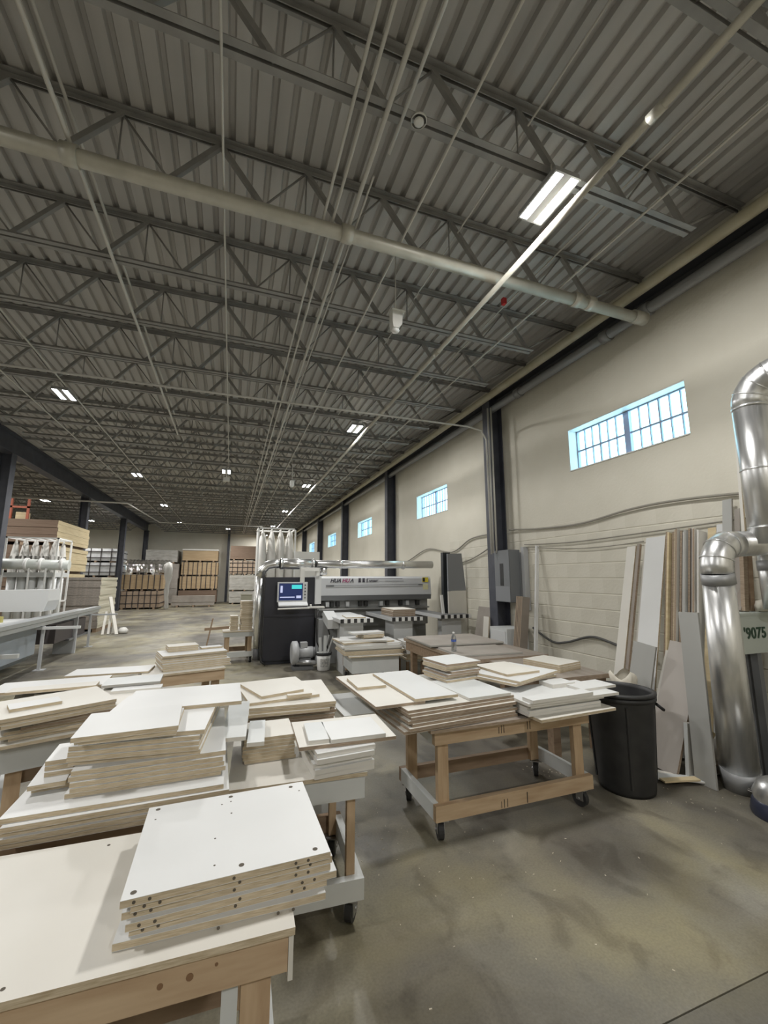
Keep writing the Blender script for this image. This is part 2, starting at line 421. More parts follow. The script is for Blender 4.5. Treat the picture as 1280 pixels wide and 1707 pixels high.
# ------------------------------------------------------------------ overhead pipes and conduits
def pipe(name, label, cat, pts, r, m, n=12, group=None, fittings=(), fname='coupling', radii=None):
    if not fittings:
        o = MB().tube(pts, r, n, radii=radii).build(name, m); return tag(o, label, cat, group)
    t = thing(name, label, cat, pts[0], 0, group); p0 = Vector(pts[0])
    MB().tube([Vector(p)-p0 for p in pts], r, n).build('pipe', m, t)
    for a, b, rr in fittings: MB().tube([Vector(a)-p0, Vector(b)-p0], rr, n).build(fname, m, t)
    return t
Ym, Zm = 3.1, 4.535
pipe('sprinkler_main', 'thick grey sprinkler main crossing the hall under the second joist', 'pipe', [(-5.1, Ym, Zm), (4.22, Ym, Zm-.01)], .058, GREYPIPE, 16,
     fittings=[((x-.05, Ym, Zm), (x+.05, Ym, Zm), .074) for x in (-1.22, .78, 3.3, 3.48)]+[((4.12, Ym, Zm), (4.3, Ym, Zm), .072)])
t = pipe('wall_pipe', 'cream painted pipe running along the top of the window wall', 'pipe', [(4.17, YB+.1, 4.82), (4.17, YF-.1, 4.82)], .06, CREAMPIPE, 14)
pipe('wall_pipe', 'dark grey sprinkler feed pipe beside the cream pipe by the wall', 'pipe', [(4.34, YB+.1, 4.655), (4.34, YF-.1, 4.655)], .062, mat('dark_pipe', (.27, .275, .28), .35, .4), 14,
     fittings=[((4.34, y-.06, 4.655), (4.34, y+.06, 4.655), .08) for y in (3.1, 3.65, 5.4)])
for nm, x, z, r, y0, y1, lab in (
    ('ceiling_conduit', .575, 4.625, .012, .2, 30, 'thin conduit under the joists, left of the paired run'),
    ('ceiling_conduit', .655, 4.625, .012, .2, 30, 'thin conduit under the joists, right of the paired run'),
    ('ceiling_conduit', .80, 4.625, .017, .2, 26, 'thicker pale conduit under the joists beside the paired run'),
    ('ceiling_conduit', .91, 4.63, .012, .2, 2.4, 'short conduit ending at the nearest joist by the smoke detector'),
    ('ceiling_conduit', .86, 4.63, .008, 2.6, 26, 'wire thin conduit close beside the thicker pale one'),
    ('ceiling_conduit', 1.28, 4.6, .010, .2, 24, 'slim conduit passing over the hanging sensor'),
    ('ceiling_conduit', 3.10, 4.63, .010, .2, 22, 'slim conduit between the nearest lamp and the wall pipe'),
    ('ceiling_conduit', -.215, 4.60, .0085, .2, 11.9, 'slender white conduit running straight ahead to a lamp'),
    ('ceiling_conduit', -1.23, 4.63, .017, .5, 9.5, 'grey bridging pipe under the joists on the left'),
    ('ceiling_conduit', -2.62, 4.61, .011, 1.5, 30, 'conduit feeding the left row of lamps'),
    ('ceiling_conduit', -3.35, 4.62, .011, 3.5, 30, 'leftmost conduit under the joists of the main bay'),
    ('bridging_rod', 1.95, 5.02, .008, .5, 26, 'bridging rod high between joists near the lamp row'),
    ('bridging_rod', 3.05, 4.98, .008, .5, 26, 'bridging rod high between joists near the window wall'),
    ('bridging_rod', -1.32, 5.06, .013, 1.0, 20, 'bridging rod high between joists on the left'),):
    tag(MB().tube([(x, y0, z), (x, y1, z)], r, 8).build(nm, CONDUIT), lab, 'conduit', 'overhead conduits')
pipe('branch_pipe', 'long sprinkler branch pipe running beside the nearest ceiling lamp', 'pipe', [(2.31, .1, 4.435), (2.31, 29, 4.435)], .026, GREYPIPE, 12,
     fittings=[((2.31, y-.05, 4.435), (2.31, y+.05, 4.435), .034) for y in (1.45, 4.4, 9.5)])
tag(MB().tube([(-5.1, 6.05, 4.16), (3.75, 6.05, 4.22), (4.02, 6.05, 4.18), (4.12, 6.05, 4.02), (4.12, 6.03, 2.0)], .016, 8).build('ceiling_conduit', CONDUIT),
    'conduit crossing the hall and bending down the nearest wall column', 'conduit')
tag(MB().tube([(-10.5, 18.2, 4.45), (-3.9, 18.2, 4.45), (-3.6, 24.0, 4.45), (1.5, 24.0, 4.45)], .03, 8).build('ceiling_conduit', CONDUIT),
    'far conduit turning a corner below the girder on the left', 'conduit')
for i, x in enumerate((4.15, 4.195)):
    tag(MB().tube([(x, 6.02-.03*i, 2.02), (x, 6.02-.03*i, 4.6)], .016, 8).build('column_conduit', CONDUIT),
        'upright conduit from the electrical box, %s of two on the column' % ('left' if i == 0 else 'right'), 'conduit')

# ------------------------------------------------------------------ ceiling lamps
def lamp_meshes():
    h = MB().box(-.112, .112, -.212, .212, .010, .055).box(-.118, .118, -.22, .22, .006, .012)
    s = MB().box(-.034, .034, -.205, .205, .0045, .0062)
    hg = MB().tube([(0, 0, .055), (0, 0, .133)], .006, 6)
    return h.mesh('housing', mat('lamp_housing', (.36, .36, .36), .5)), s.mesh('led_strip', LED), hg.mesh('hanger', CONDUIT)
LH, LS, LG = lamp_meshes()
def lamp(x, y, z, label):
    t = thing('ceiling_lamp', label, 'lamp', (x, y, z), 0, 'ceiling lamps')
    link('housing', LH, t); link('led_strip', LS, t, (-.07, 0, 0)); link('led_strip', LS, t, (.07, 0, 0))
    link('hanger', LG, t, (-.09, -.15, 0)); link('hanger', LG, t, (.09, .15, 0))
    for sx in (-.07, .07):
        lo = bpy.data.objects.new('lamp_light', LD); COL.objects.link(lo); lo.parent = t; lo.location = (sx, 0, .003)
LD = bpy.data.lights.new('lamp_light', 'AREA'); LD.shape = 'RECTANGLE'; LD.size = .066; LD.size_y = .405
LD.energy = LAMP_W/2; LD.color = (1.0, .985, .96)
ZL = 4.53
for x, y, lab in ((2.18, 2.24, 'large twin strip ceiling lamp nearest the camera'),
                  (2.16, 7.66, 'second twin strip lamp of the row near the window wall'),
                  (2.12, 13.2, 'third twin strip lamp of the row near the window wall'),
                  (2.1, 18.7, 'fourth twin strip lamp of the row near the window wall'),
                  (2.1, 24.4, 'fifth twin strip lamp of the row near the window wall'),
                  (-2.7, 7.76, 'largest twin strip lamp glowing on the left'),
                  (-2.7, 13.4, 'second twin strip lamp along the left row'),
                  (-2.72, 18.8, 'third twin strip lamp along the left row'),
                  (-2.74, 24.6, 'fourth twin strip lamp along the left row'),
                  (-.28, 12.15, 'twin strip lamp in the middle of the hall'),
                  (-.32, 26.7, 'small distant lamp near the far wall, mid hall'),
                  (-6.85, 19.2, 'nearer twin strip lamp beyond the girder'),
                  (-6.95, 25.2, 'farther twin strip lamp beyond the girder'),
                  (-2.7, 2.2, 'twin strip lamp just outside the left of the view'),
                  (2.18, -3.2, 'twin strip lamp behind the camera on the right'),
                  (-2.7, -3.2, 'twin strip lamp behind the camera on the left'),
                  (-6.9, 13.2, 'twin strip lamp of the left bay outside the view'),
                  (-6.9, 7.5, 'twin strip lamp of the left bay beside the saw'),
                  (2.1, 29.9, 'added unseen lamp hidden behind the central dust collector bags'),  # unseen lamp, added to brighten the far wall
                  (-11, 27.5, 'added unseen twin strip lamp at the far end of the left bay'),  # unseen, added for more light on the far wall
                  (-11, 13.2, 'added unseen twin strip lamp deep in the left bay'),  # unseen, another lamp added to lift the far end
                  (-11, 22.0, 'added unseen twin strip lamp far in the left bay')):  # unseen, also added to help light the far wall
    lamp(x, y, ZL, lab)

# ------------------------------------------------------------------ small ceiling devices
t = thing('smoke_detector', 'round white smoke detector under the nearest joist', 'detector', (1.03, 2.15, ZB))
MB().lathe([(.001, -.0), (.055, 0), (.055, -.010), (.050, -.013)], n=20).build('base', OFFWHITE, t)
MB().lathe([(.034, -.013), (.033, -.022), (.020, -.025), (.001, -.026)], n=20).build('cover', OFFWHITE, t)
t = thing('hanging_sensor', 'white box sensor hanging on a rod under the main pipe', 'sensor', (1.53, 3.86, 4.26))
MB().tube([(0, 0, .21), (0, -.02, .92)], .006, 6).build('rod', OFFWHITE, t)
b = MB(); b.prism([(-.05, .2), (.09, .2), (.09, .19), (.07, .19), (.06, .05), (.02, .0), (-.04, .0), (-.05, .06)], 'y', -.05, .05)
b.build('body', OFFWHITE, t)
MB().box(-.055, .095, -.06, .06, .2, .212).build('bracket', OFFWHITE, t)
MB().lathe([(.001, -.035), (.035, -.03), (.045, -.012), (.04, .0)], (-.0, 0, 0), 16).build('lens', WHITE, t)
t = thing('hanging_sensor', 'tiny white sensor hanging far off on a long rod', 'sensor', (1.35, 10.7, 3.95))
MB().tube([(0, 0, .14), (0, 0, .75)], .008, 6).build('rod', OFFWHITE, t); MB().box(-.05, .05, -.05, .05, .0, .14).build('body', OFFWHITE, t)
MB().lathe([(.001, -.04), (.04, -.02), (.045, 0)], n=12).build('lens', WHITE, t)
t = thing('hanging_sensor', 'white hanging sensor below the lamp in mid hall', 'sensor', (-.25, 11.4, 4.1))
MB().tube([(0, 0, .1), (0, 0, .5)], .008, 6).build('rod', OFFWHITE, t); MB().box(-.08, .08, -.05, .05, .0, .1).build('body', OFFWHITE, t)
tag(MB().box(3.0, 3.05, 3.92, 3.97, 4.98, 5.06).build('sprinkler_tag', RED), 'small red tag up on a joist near the wall', 'tag')

# ================================================================== BOARDS
KIND = {'pg': (mat('plank_grey', (.40, .40, .38), .55), EDGEG), 'pk': (mat('pinkish_grey', (.43, .395, .36), .6), CHIPB), 'w': (MEL, CHIP), 'ww': (MEL, EDGEW), 'c': (MELW, CHIP), 'b': (MELW, CHIPB), 'wb': (MEL, CHIPB), 'g': (MELG, EDGEG),
        'gw': (MELG, EDGEW), 's': (GREYSHEET, EDGEG), 'br': (BROWNSHEET, CHIPB), 'tan': (TANPLY, TANPLY), 'wc': (MEL, CHIP), 'st': (OFFWHITE, mat('taupe_edge', (.185, .165, .145), .7, col2=(.25, .22, .19), scale=30), mat('cream_edge', (.60, .56, .44), .7))}
def board_mesh(w, d, t, kind, notch=None):
    b = MB(); f = min(.0011, t*.07); X, Y = w/2, d/2; mats = KIND[kind]; lam = 0 if len(mats) < 3 else 1
    for z in (0, f, t-f, t): b.v += [(-X, -Y, z), (X, -Y, z), (X, Y, z), (-X, Y, z)]
    b.f = [[3, 2, 1, 0], [12, 13, 14, 15]]; b.m = [0, 0]
    for L in range(3):
        for i in range(4):
            b.f.append([L*4+i, L*4+(i+1) % 4, L*4+4+(i+1) % 4, L*4+4+i])
            b.m.append((2 if (len(mats) > 2 and i in (1, 3)) else 1) if (L == 1 or lam) else 0)
    b.sm = [False]*len(b.f)
    return b.mesh('board', list(mats))
def pile(desc, z0, items, adj='white'):
    """items bottom to top: (cx, cy, w, d, rot_deg, count, kind[, thickness, jitter])"""
    out = []; z = z0
    for it in items:
        cx, cy, w, d, r, cnt, kd = it[:7]
        t = it[7] if len(it) > 7 else .018; jt = it[8] if len(it) > 8 else .012
        for q in range(cnt):
            jx = random.uniform(-jt, jt) if cnt > 1 else 0; jy = random.uniform(-jt, jt) if cnt > 1 else 0
            jr = random.uniform(-.6, .6) if cnt > 1 else 0
            ww = w-abs(random.uniform(0, jt)) if cnt > 1 else w
            o = link('board', board_mesh(ww, d, t, kd), None, (cx+jx, cy+jy, z), (0, 0, rad(r+jr)))
            out.append((o, kd)); z += t+.0008
    nm = {'w': 'white', 'ww': 'white', 'c': 'cream', 'b': 'cream', 'wb': 'white', 'g': 'pale grey', 'gw': 'pale grey', 's': 'grey', 'br': 'brown', 'pg': 'grey', 'pk': 'pinkish', 'tan': 'tan', 'wc': 'white', 'st': 'taupe edged'}
    k = len(out)
    for i, (o, kd) in enumerate(out):
        if k == 1: lab = '%s board, %s' % (nm[kd], desc)
        elif i == k-1: lab = '%s board lying topmost on %s' % (nm[kd], desc)
        else: lab = '%s board, %s from the top of %s' % (nm[kd], ORD[k-1-i], desc)
        tag(o, lab, 'board', desc)
    return [o for o, _ in out], z

# ------------------------------------------------------------------ carts
def caster(parent, x, y, h, rot=0, rz=.055):
    c = MB(); c.box(-.045, .045, -.045, .045, h-.008, h)
    c.box(-.024, -.019, -.02, .035, h-.085, h-.008).box(.019, .024, -.02, .035, h-.085, h-.008)
    o = c.build('caster', ZINC, parent); o.location = (x, y, 0); o.rotation_euler = (0, 0, rot)
    w = MB(); w.tube([(-.017, .015, rz), (.017, .015, rz)], rz, 18, smooth=False); w.build('wheel', RUBBER, o)
    MB().tube([(-.03, .015, rz), (.03, .015, rz)], .009, 8).build('axle', ZINC, o)
    return o
def cart(label, cx, cy, w, d, rz, ztop, front='pine', side='pine', top='c', hc=.13, skirt=.09, legs='pine', topover=.02, lower=True, casters=True, legw=.075):
    """wheeled timber work cart: w along local x, d along local y, origin on floor"""
    t = thing('work_cart', label, 'cart', (cx, cy, 0), rad(rz), 'wheeled work carts')
    M = {'pine': PINE, 'white': MELG, 'old': PINED}
    tt = .018; zt = ztop-tt; hx, hy = w/2, d/2; th = .038
    tp = MB().box(-hx-topover, hx+topover, -hy-topover, hy+topover, zt, ztop, 0, 1); tp.build('tabletop', list(KIND[top]), t)
    def rail(nm, x0, x1, y0, y1, z0, z1, mm): MB().box(x0, x1, y0, y1, z0, z1).build(nm, mm, t)
    rail('apron', -hx, hx, -hy, -hy+th, zt-skirt, zt, M[front]); rail('apron', -hx, hx, hy-th, hy, zt-skirt, zt, PINED)
    rail('apron', -hx, -hx+th, -hy+th, hy-th, zt-skirt, zt, M[side]); rail('apron', hx-th, hx, -hy+th, hy-th, zt-skirt, zt, M[side])
    lz = hc if casters else 0
    for sx in (-1, 1):
        for sy in (-1, 1):
            x0, x1 = sorted((sx*(hx-th), sx*(hx-th-legw))); y0, y1 = sorted((sy*(hy-th-.001), sy*(hy-th-.039)))
            rail('leg', x0, x1, y0, y1, lz+.005, zt, PINEV if legs == 'pine' else MELG)
    if lower:
        z0, z1 = hc, hc+.09
        rail('lower_rail', -hx, hx, -hy, -hy+th, z0, z1, M[front]); rail('lower_rail', -hx, hx, hy-th, hy, z0, z1, PINED)
        rail('lower_rail', -hx, -hx+th, -hy+th, hy-th, z0, z1, M[side]); rail('lower_rail', hx-th, hx, -hy+th, hy-th, z0, z1, M[side])
    if casters:
        for sx in (-1, 1):
            for sy in (-1, 1): caster(t, sx*(hx-.055), sy*(hy-.055), hc, random.uniform(-.7, .7))
    return t
def scribble(parent, x, y, z, marks, rot=(PI/2, 0, 0)):
    b = MB()
    for (dx, hgt, wd) in marks: b.box(dx, dx+wd, -.0006, .0006, z, z+hgt)
    o = b.build('pencil_mark', INK, parent); o.location = (x, y, 0)

# main cart (right of centre)
K = cart('pine work cart on casters carrying brown edged boards beside the black bin', 1.87, 2.82, 1.24, .60, 0, .675, 'pine', 'white', 'br', topover=.05)
scribble(K, -.15, -.301, .585, [(.0, .04, .004), (.02, .05, .004), (.04, .05, .004), (.23, .05, .004), (.25, .055, .005)])
scribble(K, -.15, -.301, .135, [(.0, .04, .004), (.02, .05, .004), (.045, .05, .004), (.2, .065, .006)])
# T1 nearest bench
T1 = cart('nearest white topped pine bench at the lower left corner', -.52, 1.565, 1.44, .56, -1.5, .70, 'pine', 'white', 'c', hc=.13, topover=.015)
for (x, z, r) in ((.42, .637, .007), (.485, .640, .0085), (.545, .652, .004), (.02, .645, .006)):
    MB().tube([(x, -.2800, z), (x, -.2812, z)], r, 12).build('knot', KNOT, T1)
for (x, y) in ((-.33, .24), (.17, .25), (.10, -.26)): MB().tube([(x, y, .6995), (x, y, .7006)], .005, 10).build('screw_hole', HOLE, T1)
MB().box(.7205, .733, -.283, .28, .572, .68).build('end_panel', MELW, T1); MB().box(.56, .60, -.235, -.20, .14, .60).build('leg_cladding', MELG, T1)
# T2
cart('low work cart under the tall stacks behind the nearest bench', -.36, 2.42, .76, .78, 0, .678, 'old', 'white', 'c', topover=.0)
# T3
T3 = cart('white skirted work cart on casters in the middle of the floor', .37, 2.42, .62, .60, -3, .672, 'white', 'white', 'c', hc=.12, topover=.01, skirt=.10, legw=.04)
T3b = cart('work cart under the cream board stack in the middle', .42, 3.22, .60, .74, -4, .672, 'white', 'white', 'c', topover=.01)
# T4
T4 = cart('white skirted work cart at the left edge under jumbled boards', -.94, 3.66, .80, 1.0, 19, .678, 'white', 'white', 'c', topover=.01, skirt=.13)
# T5
T5 = cart('pine work cart with a stepped board stack at left of centre', -.44, 5.06, .74, .58, 14, .678, 'pine', 'white', 'c', topover=.01, skirt=.10)
# T6
T6 = cart('far work cart with white rails beside the charcoal machine cabinet', .19, 9.1, .56, .75, 2, .60, 'white', 'white', 'c', hc=.12, topover=.02)
# T7
T7 = cart('low white sided cart heaped with offcuts before the machine', 2.17, 6.66, .74, .72, -3, .44, 'white', 'white', 'c', hc=.1, skirt=.24, lower=False, topover=.06)

# --- pile on T1
drill, zt1 = pile('the drilled stack on the nearest bench', .7012, [(.042, 1.55, .525, .46, -1, 1, 'w'), (.056, 1.56, .50, .45, .6, 1, 'w'), (.063, 1.555, .535, .455, 1.4, 1, 'w'),
     (.052, 1.565, .53, .455, .4, 1, 'w'), (.060, 1.56, .515, .455, 1.6, 1, 'w'), (.046, 1.55, .53, .455, 1.2, 1, 'w')])
hm = MB().tube([(0, 0, 0), (0, 0, .0007)], .0075, 14).mesh('drill_hole', HOLE)
hs = MB().tube([(0, 0, 0), (0, 0, .0007)], .003, 10).mesh('drill_hole', HOLE)
he = MB().tube([(0, -.0005, 0), (0, .0008, 0)], .0042, 10).mesh('drill_hole', HOLE)
top = drill[-1]
for (x, y) in ((-.235, .205), (0, .205), (.215, .2), (-.24, -.205), (.02, -.195), (.225, -.2)): link('drill_hole', hm, top, (x, y, .0178))
for (x, y) in ((-.235, .14), (.0, .09), (-.05, -.04), (.24, .16), (-.03, .16), (.0, .17), (-.05, -.17)): link('drill_hole', hs, top, (x, y, .0178))
for bd in drill[1:]:
    w = max(v.co.x for v in bd.data.vertices); d = max(v.co.y for v in bd.data.vertices)
    for x in (-w+.03, -w+.065, -.0, w-.10, w-.065): link('drill_hole', he, bd, (x, -d, .009))
for x in (-.02, .13, .17): link('drill_hole', he, drill[0], (x, -.25, .009))
# --- piles on T2
_, z = pile('the tall pile behind the nearest bench', .6795, [(-.35, 2.37, .74, .84, 1, 5, 'w', .018, .018), (-.27, 2.36, .56, .64, 1, 5, 'w', .018, .01), (-.29, 2.40, .49, .66, -5, 5, 'w', .018, .012)])
pile('the upper pair on the tall pile', z, [(-.35, 2.19, .34, .32, 0, 1, 'w'), (-.365, 2.175, .37, .32, 3, 1, 'w')])
pile('broad sheet spread over the back of the tall pile', z, [(-.19, 2.58, .55, .40, 0, 1, 'w')])
pile('narrow offcut strip at the right corner of the tall pile', .8630, [(-.022, 2.24, .05, .36, -2, 1, 'w')]) if False else None
pile('offcuts left of the tall pile', .7745, [(-.63, 2.24, .13, .24, 6, 2, 'w', .018, .02), (-.62, 2.28, .11, .20, 4, 3, 'w', .018, .02)])
pile('long strip bridging between the tall pile and the middle cart', .842, [(.07, 2.52, .115, .60, -4, 1, 'gw')])
pile('short strip resting beside the long bridging strip', .815, [(.165, 2.36, .08, .32, -5, 1, 'gw')])
# --- piles on T3
pile('the tan block on the middle cart', .6735, [(.235, 2.50, .26, .26, 0, 7, 'c', .0165, .006)])
_, z = pile('the white block on the middle cart', .6735, [(.555, 2.27, .30, .34, 4, 5, 'ww', .0215, .01)])
_, z2 = pile('the small group crowning the middle cart', z, [(.60, 2.325, .49, .37, -2, 1, 'b'), (.475, 2.28, .13, .26, -3, 1, 'gw', .014), (.64, 2.26, .29, .26, -1, 1, 'ww', .018)][:1])
pile('small white strip at the left on the middle cart', z2, [(.455, 2.29, .10, .26, -4, 1, 'gw')])
pile('small white rectangle at the right on the middle cart', z2, [(.645, 2.27, .28, .27, -1, 1, 'ww'), ])
# --- T3b
_, z = pile('the cream stack in the middle', .6735, [(.44, 3.22, .57, .60, -3, 4, 'b'), (.41, 3.16, .56, .62, -2, 3, 'c', .018, .02), (.34, 3.22, .46, .58, 8, 1, 'c')])
pile('topmost loose panel on the cream stack', z, [(.31, 3.20, .30, .40, 18, 1, 'c')])
pile('thin offcut strip at the front of the cream stack', z, [(.47, 2.95, .16, .04, 4, 1, 'c')])
pile('low pale sheet sticking out right of the cream stack', .6735, [(.86, 3.15, .22, .55, 2, 1, 'gw')])
# --- main cart K
_, z = pile('the brown edged pile on the pine cart', .6765, [(1.42, 2.90, .86, .82, 4, 1, 'b'), (1.43, 2.89, .83, .80, 5, 6, 'b', .018, .02)])
pile('large cream sheet overhanging the left of the pine cart', z, [(1.02, 2.99, .34, .86, 3, 1, 'b')])
pile('clean white panel overhanging toward the middle cart', z+.0195, [(1.28, 2.95, .31, .78, 2, 1, 'w')])
pile('small cream offcut beside the clean white panel', z+.0195, [(.98, 3.10, .21, .30, 0, 1, 'c')])
pile('pale sheet lying under the small brick like stack', z, [(1.66, 2.78, .34, .50, 4, 1, 'gw')])
_, z3 = pile('the small brick like stack on the pine cart', z+.0195, [(1.695, 3.10, .32, .30, 9, 2, 'w', .018, .02), (1.70, 3.10, .30, .32, 9, 2, 'wb', .018, .02), (1.695, 3.11, .32, .30, 10, 2, 'w', .018, .02), (1.70, 3.11, .33, .33, 9, 1, 'wb')])
_, z = pile('the white layers beside the black bin', .6765, [(2.26, 2.62, .68, .50, 3, 1, 'c'), (2.22, 2.66, .66, .44, 2, 4, 'ww', .018, .02), (2.27, 2.60, .80, .40, 1, 1, 'ww')])
pile('long narrow white strip on the layers beside the bin', z, [(2.16, 2.44, .54, .10, 3, 1, 'ww', .022)])
pile('white tongue shaped panel reaching over the black bin', z, [(2.60, 2.60, .34, .18, 4, 1, 'ww')])
pile('short thick white offcut behind the narrow strip', z, [(2.40, 2.72, .22, .14, 2, 1, 'ww', .028)])
_, z4 = pile('the wide sheets fanned over the pine cart', .8285, [(2.17, 2.94, .58, .44, 22, 2, 'w', .018, .02)])
pile('square tan faced panel on the fanned cream sheets', z4, [(2.14, 3.0, .33, .40, 6, 1, 'c')])

# T8: sheet bench by the wall
T8 = thing('sheet_bench', 'low bench by the window wall covered with grey brown sheets', 'bench', (3.1, 4.7, 0))
for (x0, x1, y0, y1) in ((-.55, .55, -.45, 1.45), (-.35, .38, -1.48, -.55)):
    MB().box(x0, x1, y0, y1, .655, .695, 0, 1).build('tabletop', [BROWNSHEET, CHIPB], T8)
    MB().box(x0+.03, x1-.03, y0+.02, y0+.06, .52, .655).build('apron', PINED, T8); MB().box(x0+.03, x0+.07, y0+.06, y1-.02, .52, .655).build('apron', PINED, T8)
    for lx in (x0+.08, x1-.16):
        for ly in (y0+.07, y1-.15): MB().box(lx, lx+.08, ly, ly+.08, 0, .655).build('leg', PINED, T8)  # legs in darker pine: shade under the bench put into the colour
pile('the sheets far along the wall bench', .6965, [(3.08, 5.55, 1.12, .92, -2, 2, 's', .018, .04)])
pile('nearer sheet behind the water bottle on the wall bench', .6965, [(2.98, 4.72, .84, .62, -3, 1, 's')])
pile('the stack near the leaning boards', .6965, [(3.14, 3.62, .36, .42, 14, 4, 'c', .018, .008)])
pile('white sheet between the fanned sheets and the wall bench', .700, [(2.70, 3.40, .30, .34, 12, 1, 'w')])
bt = thing('water_bottle', 'clear plastic water bottle with blue label on the wall bench', 'bottle', (2.62, 4.71, .716))
MB().lathe([(.001, 0), (.03, .001), (.032, .01), (.032, .15), (.026, .18), (.013, .205), (.013, .215)], n=16).build('body', BOTTLE, bt)
MB().lathe([(.0325, .115), (.0325, .14)], n=16).build('label_band', BLUEB, bt); MB().lathe([(.014, .212), (.014, .228), (.001, .229)], n=12).build('cap', WHITE, bt)

# --- T4 jumble
_, z = pile('the jumbled pile at the left edge', .6795, [(-.92, 3.62, .84, 1.05, 19, 1, 'c'), (-.90, 3.62, .80, .98, 18, 3, 'c', .018, .03), (-.86, 3.60, .74, .95, 20, 2, 'b', .018, .03)])
pile('long white sheet along the back of the left jumble', z, [(-1.22, 3.98, .70, .34, 3, 1, 'w')])
pile('cream sheet in front of the long white one, left jumble', z+.0195, [(-1.15, 3.78, .52, .14, 4, 1, 'c')])
_, z5 = pile('the slanted thick stack on the left jumble', z, [(-.98, 3.28, .56, .46, 27, 3, 'c', .018, .02)])
pile('narrow loose strip on the slanted stack', z5, [(-1.06, 3.19, .24, .14, 26, 1, 'w')])
pile('grey tongue panel at the right of the left jumble', z+.0195, [(-.66, 3.83, .38, .26, 3, 1, 'g')])
pile('thin white strip beneath the grey tongue panel', z, [(-.60, 3.64, .32, .11, 2, 1, 'ww')])
pile('the far left corner pieces', z, [(-1.53, 3.46, .24, .38, 24, 2, 'c', .018, .02)])
# --- T5
_, z = pile('the stepped stack at left of centre', .6795, [(-.33, 5.10, .66, .44, 16, 4, 'w', .0175, .01), (-.35, 5.13, .64, .40, 16, 4, 'w', .0175, .01)])
pile('back step of the stepped stack', z, [(-.46, 5.22, .30, .2, 14, 3, 'c', .018, .006)])
pile('thin strip beside the back step of the stepped stack', z, [(-.17, 5.25, .22, .12, 15, 1, 'w')])
pile('long pale sheet reaching left from the stepped stack', .6795, [(-1.06, 5.0, .70, .32, -2, 1, 'w')])
pile('upright end block beside the stepped stack', .6985, [(-.70, 5.06, .07, .40, 14, 5, 'c', .028, .004)]) if False else None
# --- T6
pile('the tall narrow stack beside the machine cabinet', .6015, [(.33, 8.95, .22, .3, 3, 16, 'c', .034, .012)])
pile('the short stack on the far work cart', .6015, [(.10, 8.92, .14, .26, 3, 8, 'c', .034, .008)])
tag(MB().bar((-.42, 8.85, .64), (.02, 8.85, .66), .04, .05).build('timber_stick', PINED), 'square stick poking left from the far work cart', 'stick')
tag(MB().bar((-.42, 8.74, .01), (-.28, 8.76, .85), .025, .025).build('timber_stick', PINED), 'thin dark stick leaning near the far work cart', 'stick')
# --- T7 heap
_, z = pile('the offcut heap on the low cart', .4415, [(2.17, 6.68, .96, .70, -2, 2, 'c', .03, .02), (2.13, 6.68, .94, .68, -2, 4, 'ww', .024, .03), (2.06, 6.70, .84, .62, 4, 1, 'c', .024)])
pile('tilted look sheet near the top of the offcut heap', z, [(2.05, 6.66, .74, .52, -14, 1, 'ww', .025)])
pile('box like offcut in the offcut heap', z+.026, [(2.16, 6.66, .36, .30, 6, 3, 'c', .022, .03)])
pile('uppermost narrow slab of the offcut heap', z+.0975, [(2.10, 6.64, .54, .24, 9, 1, 'ww', .024)])
pile('white square sheet right of the offcut heap', .60, [(2.78, 6.78, .36, .5, 0, 1, 'w')]) if False else None
_, z = pile('the side stack right of the offcut heap', .30, [(2.90, 6.70, .34, .5, -2, 3, 'c', .03, .012), (2.92, 6.70, .38, .5, -2, 3, 'ww', .03, .012), (2.89, 6.72, .32, .46, -4, 3, 'ww', .03, .01)])
st = thing('low_stool', 'low timber stand under the side stack of offcuts', 'stand', (2.90, 6.70, 0))
MB().box(-.16, .16, -.22, .22, .27, .299).build('top', MELG, st)
for sx in (-1, 1):
    for sy in (-1, 1): MB().box(*sorted((sx*.15, sx*.11)), *sorted((sy*.2, sy*.16)), 0, .27).build('leg', PINED, st)
#PART2
# ================================================================== DRILLING MACHINE
MACHM = mat('machine_mid_grey', (.27, .275, .275), .5, col2=(.33, .335, .33), scale=3)
MC = thing('drilling_machine', 'long grey drilling machine with charcoal cabinet, touch screen and feed tables', 'machine', (.62, 8.4, 0))
# local coords: x 0..3.55 along the machine, y 0 front .. 1.1 back
b = MB(); b.box(0, .96, 0, 1.1, .06, 1.62); b.box(.03, .93, .03, 1.05, 0, .06)
cab = b.build('cabinet', NAVY, MC)
MB().box(.0, .96, -.012, 0, .07, .86).build('door', NAVY, cab); MB().box(.0, .96, -.012, 0, .875, 1.61).build('upper_panel', NAVY, cab)
MB().box(.42, .56, -.018, -.012, .92, .945).build('handle', BLACK, cab)
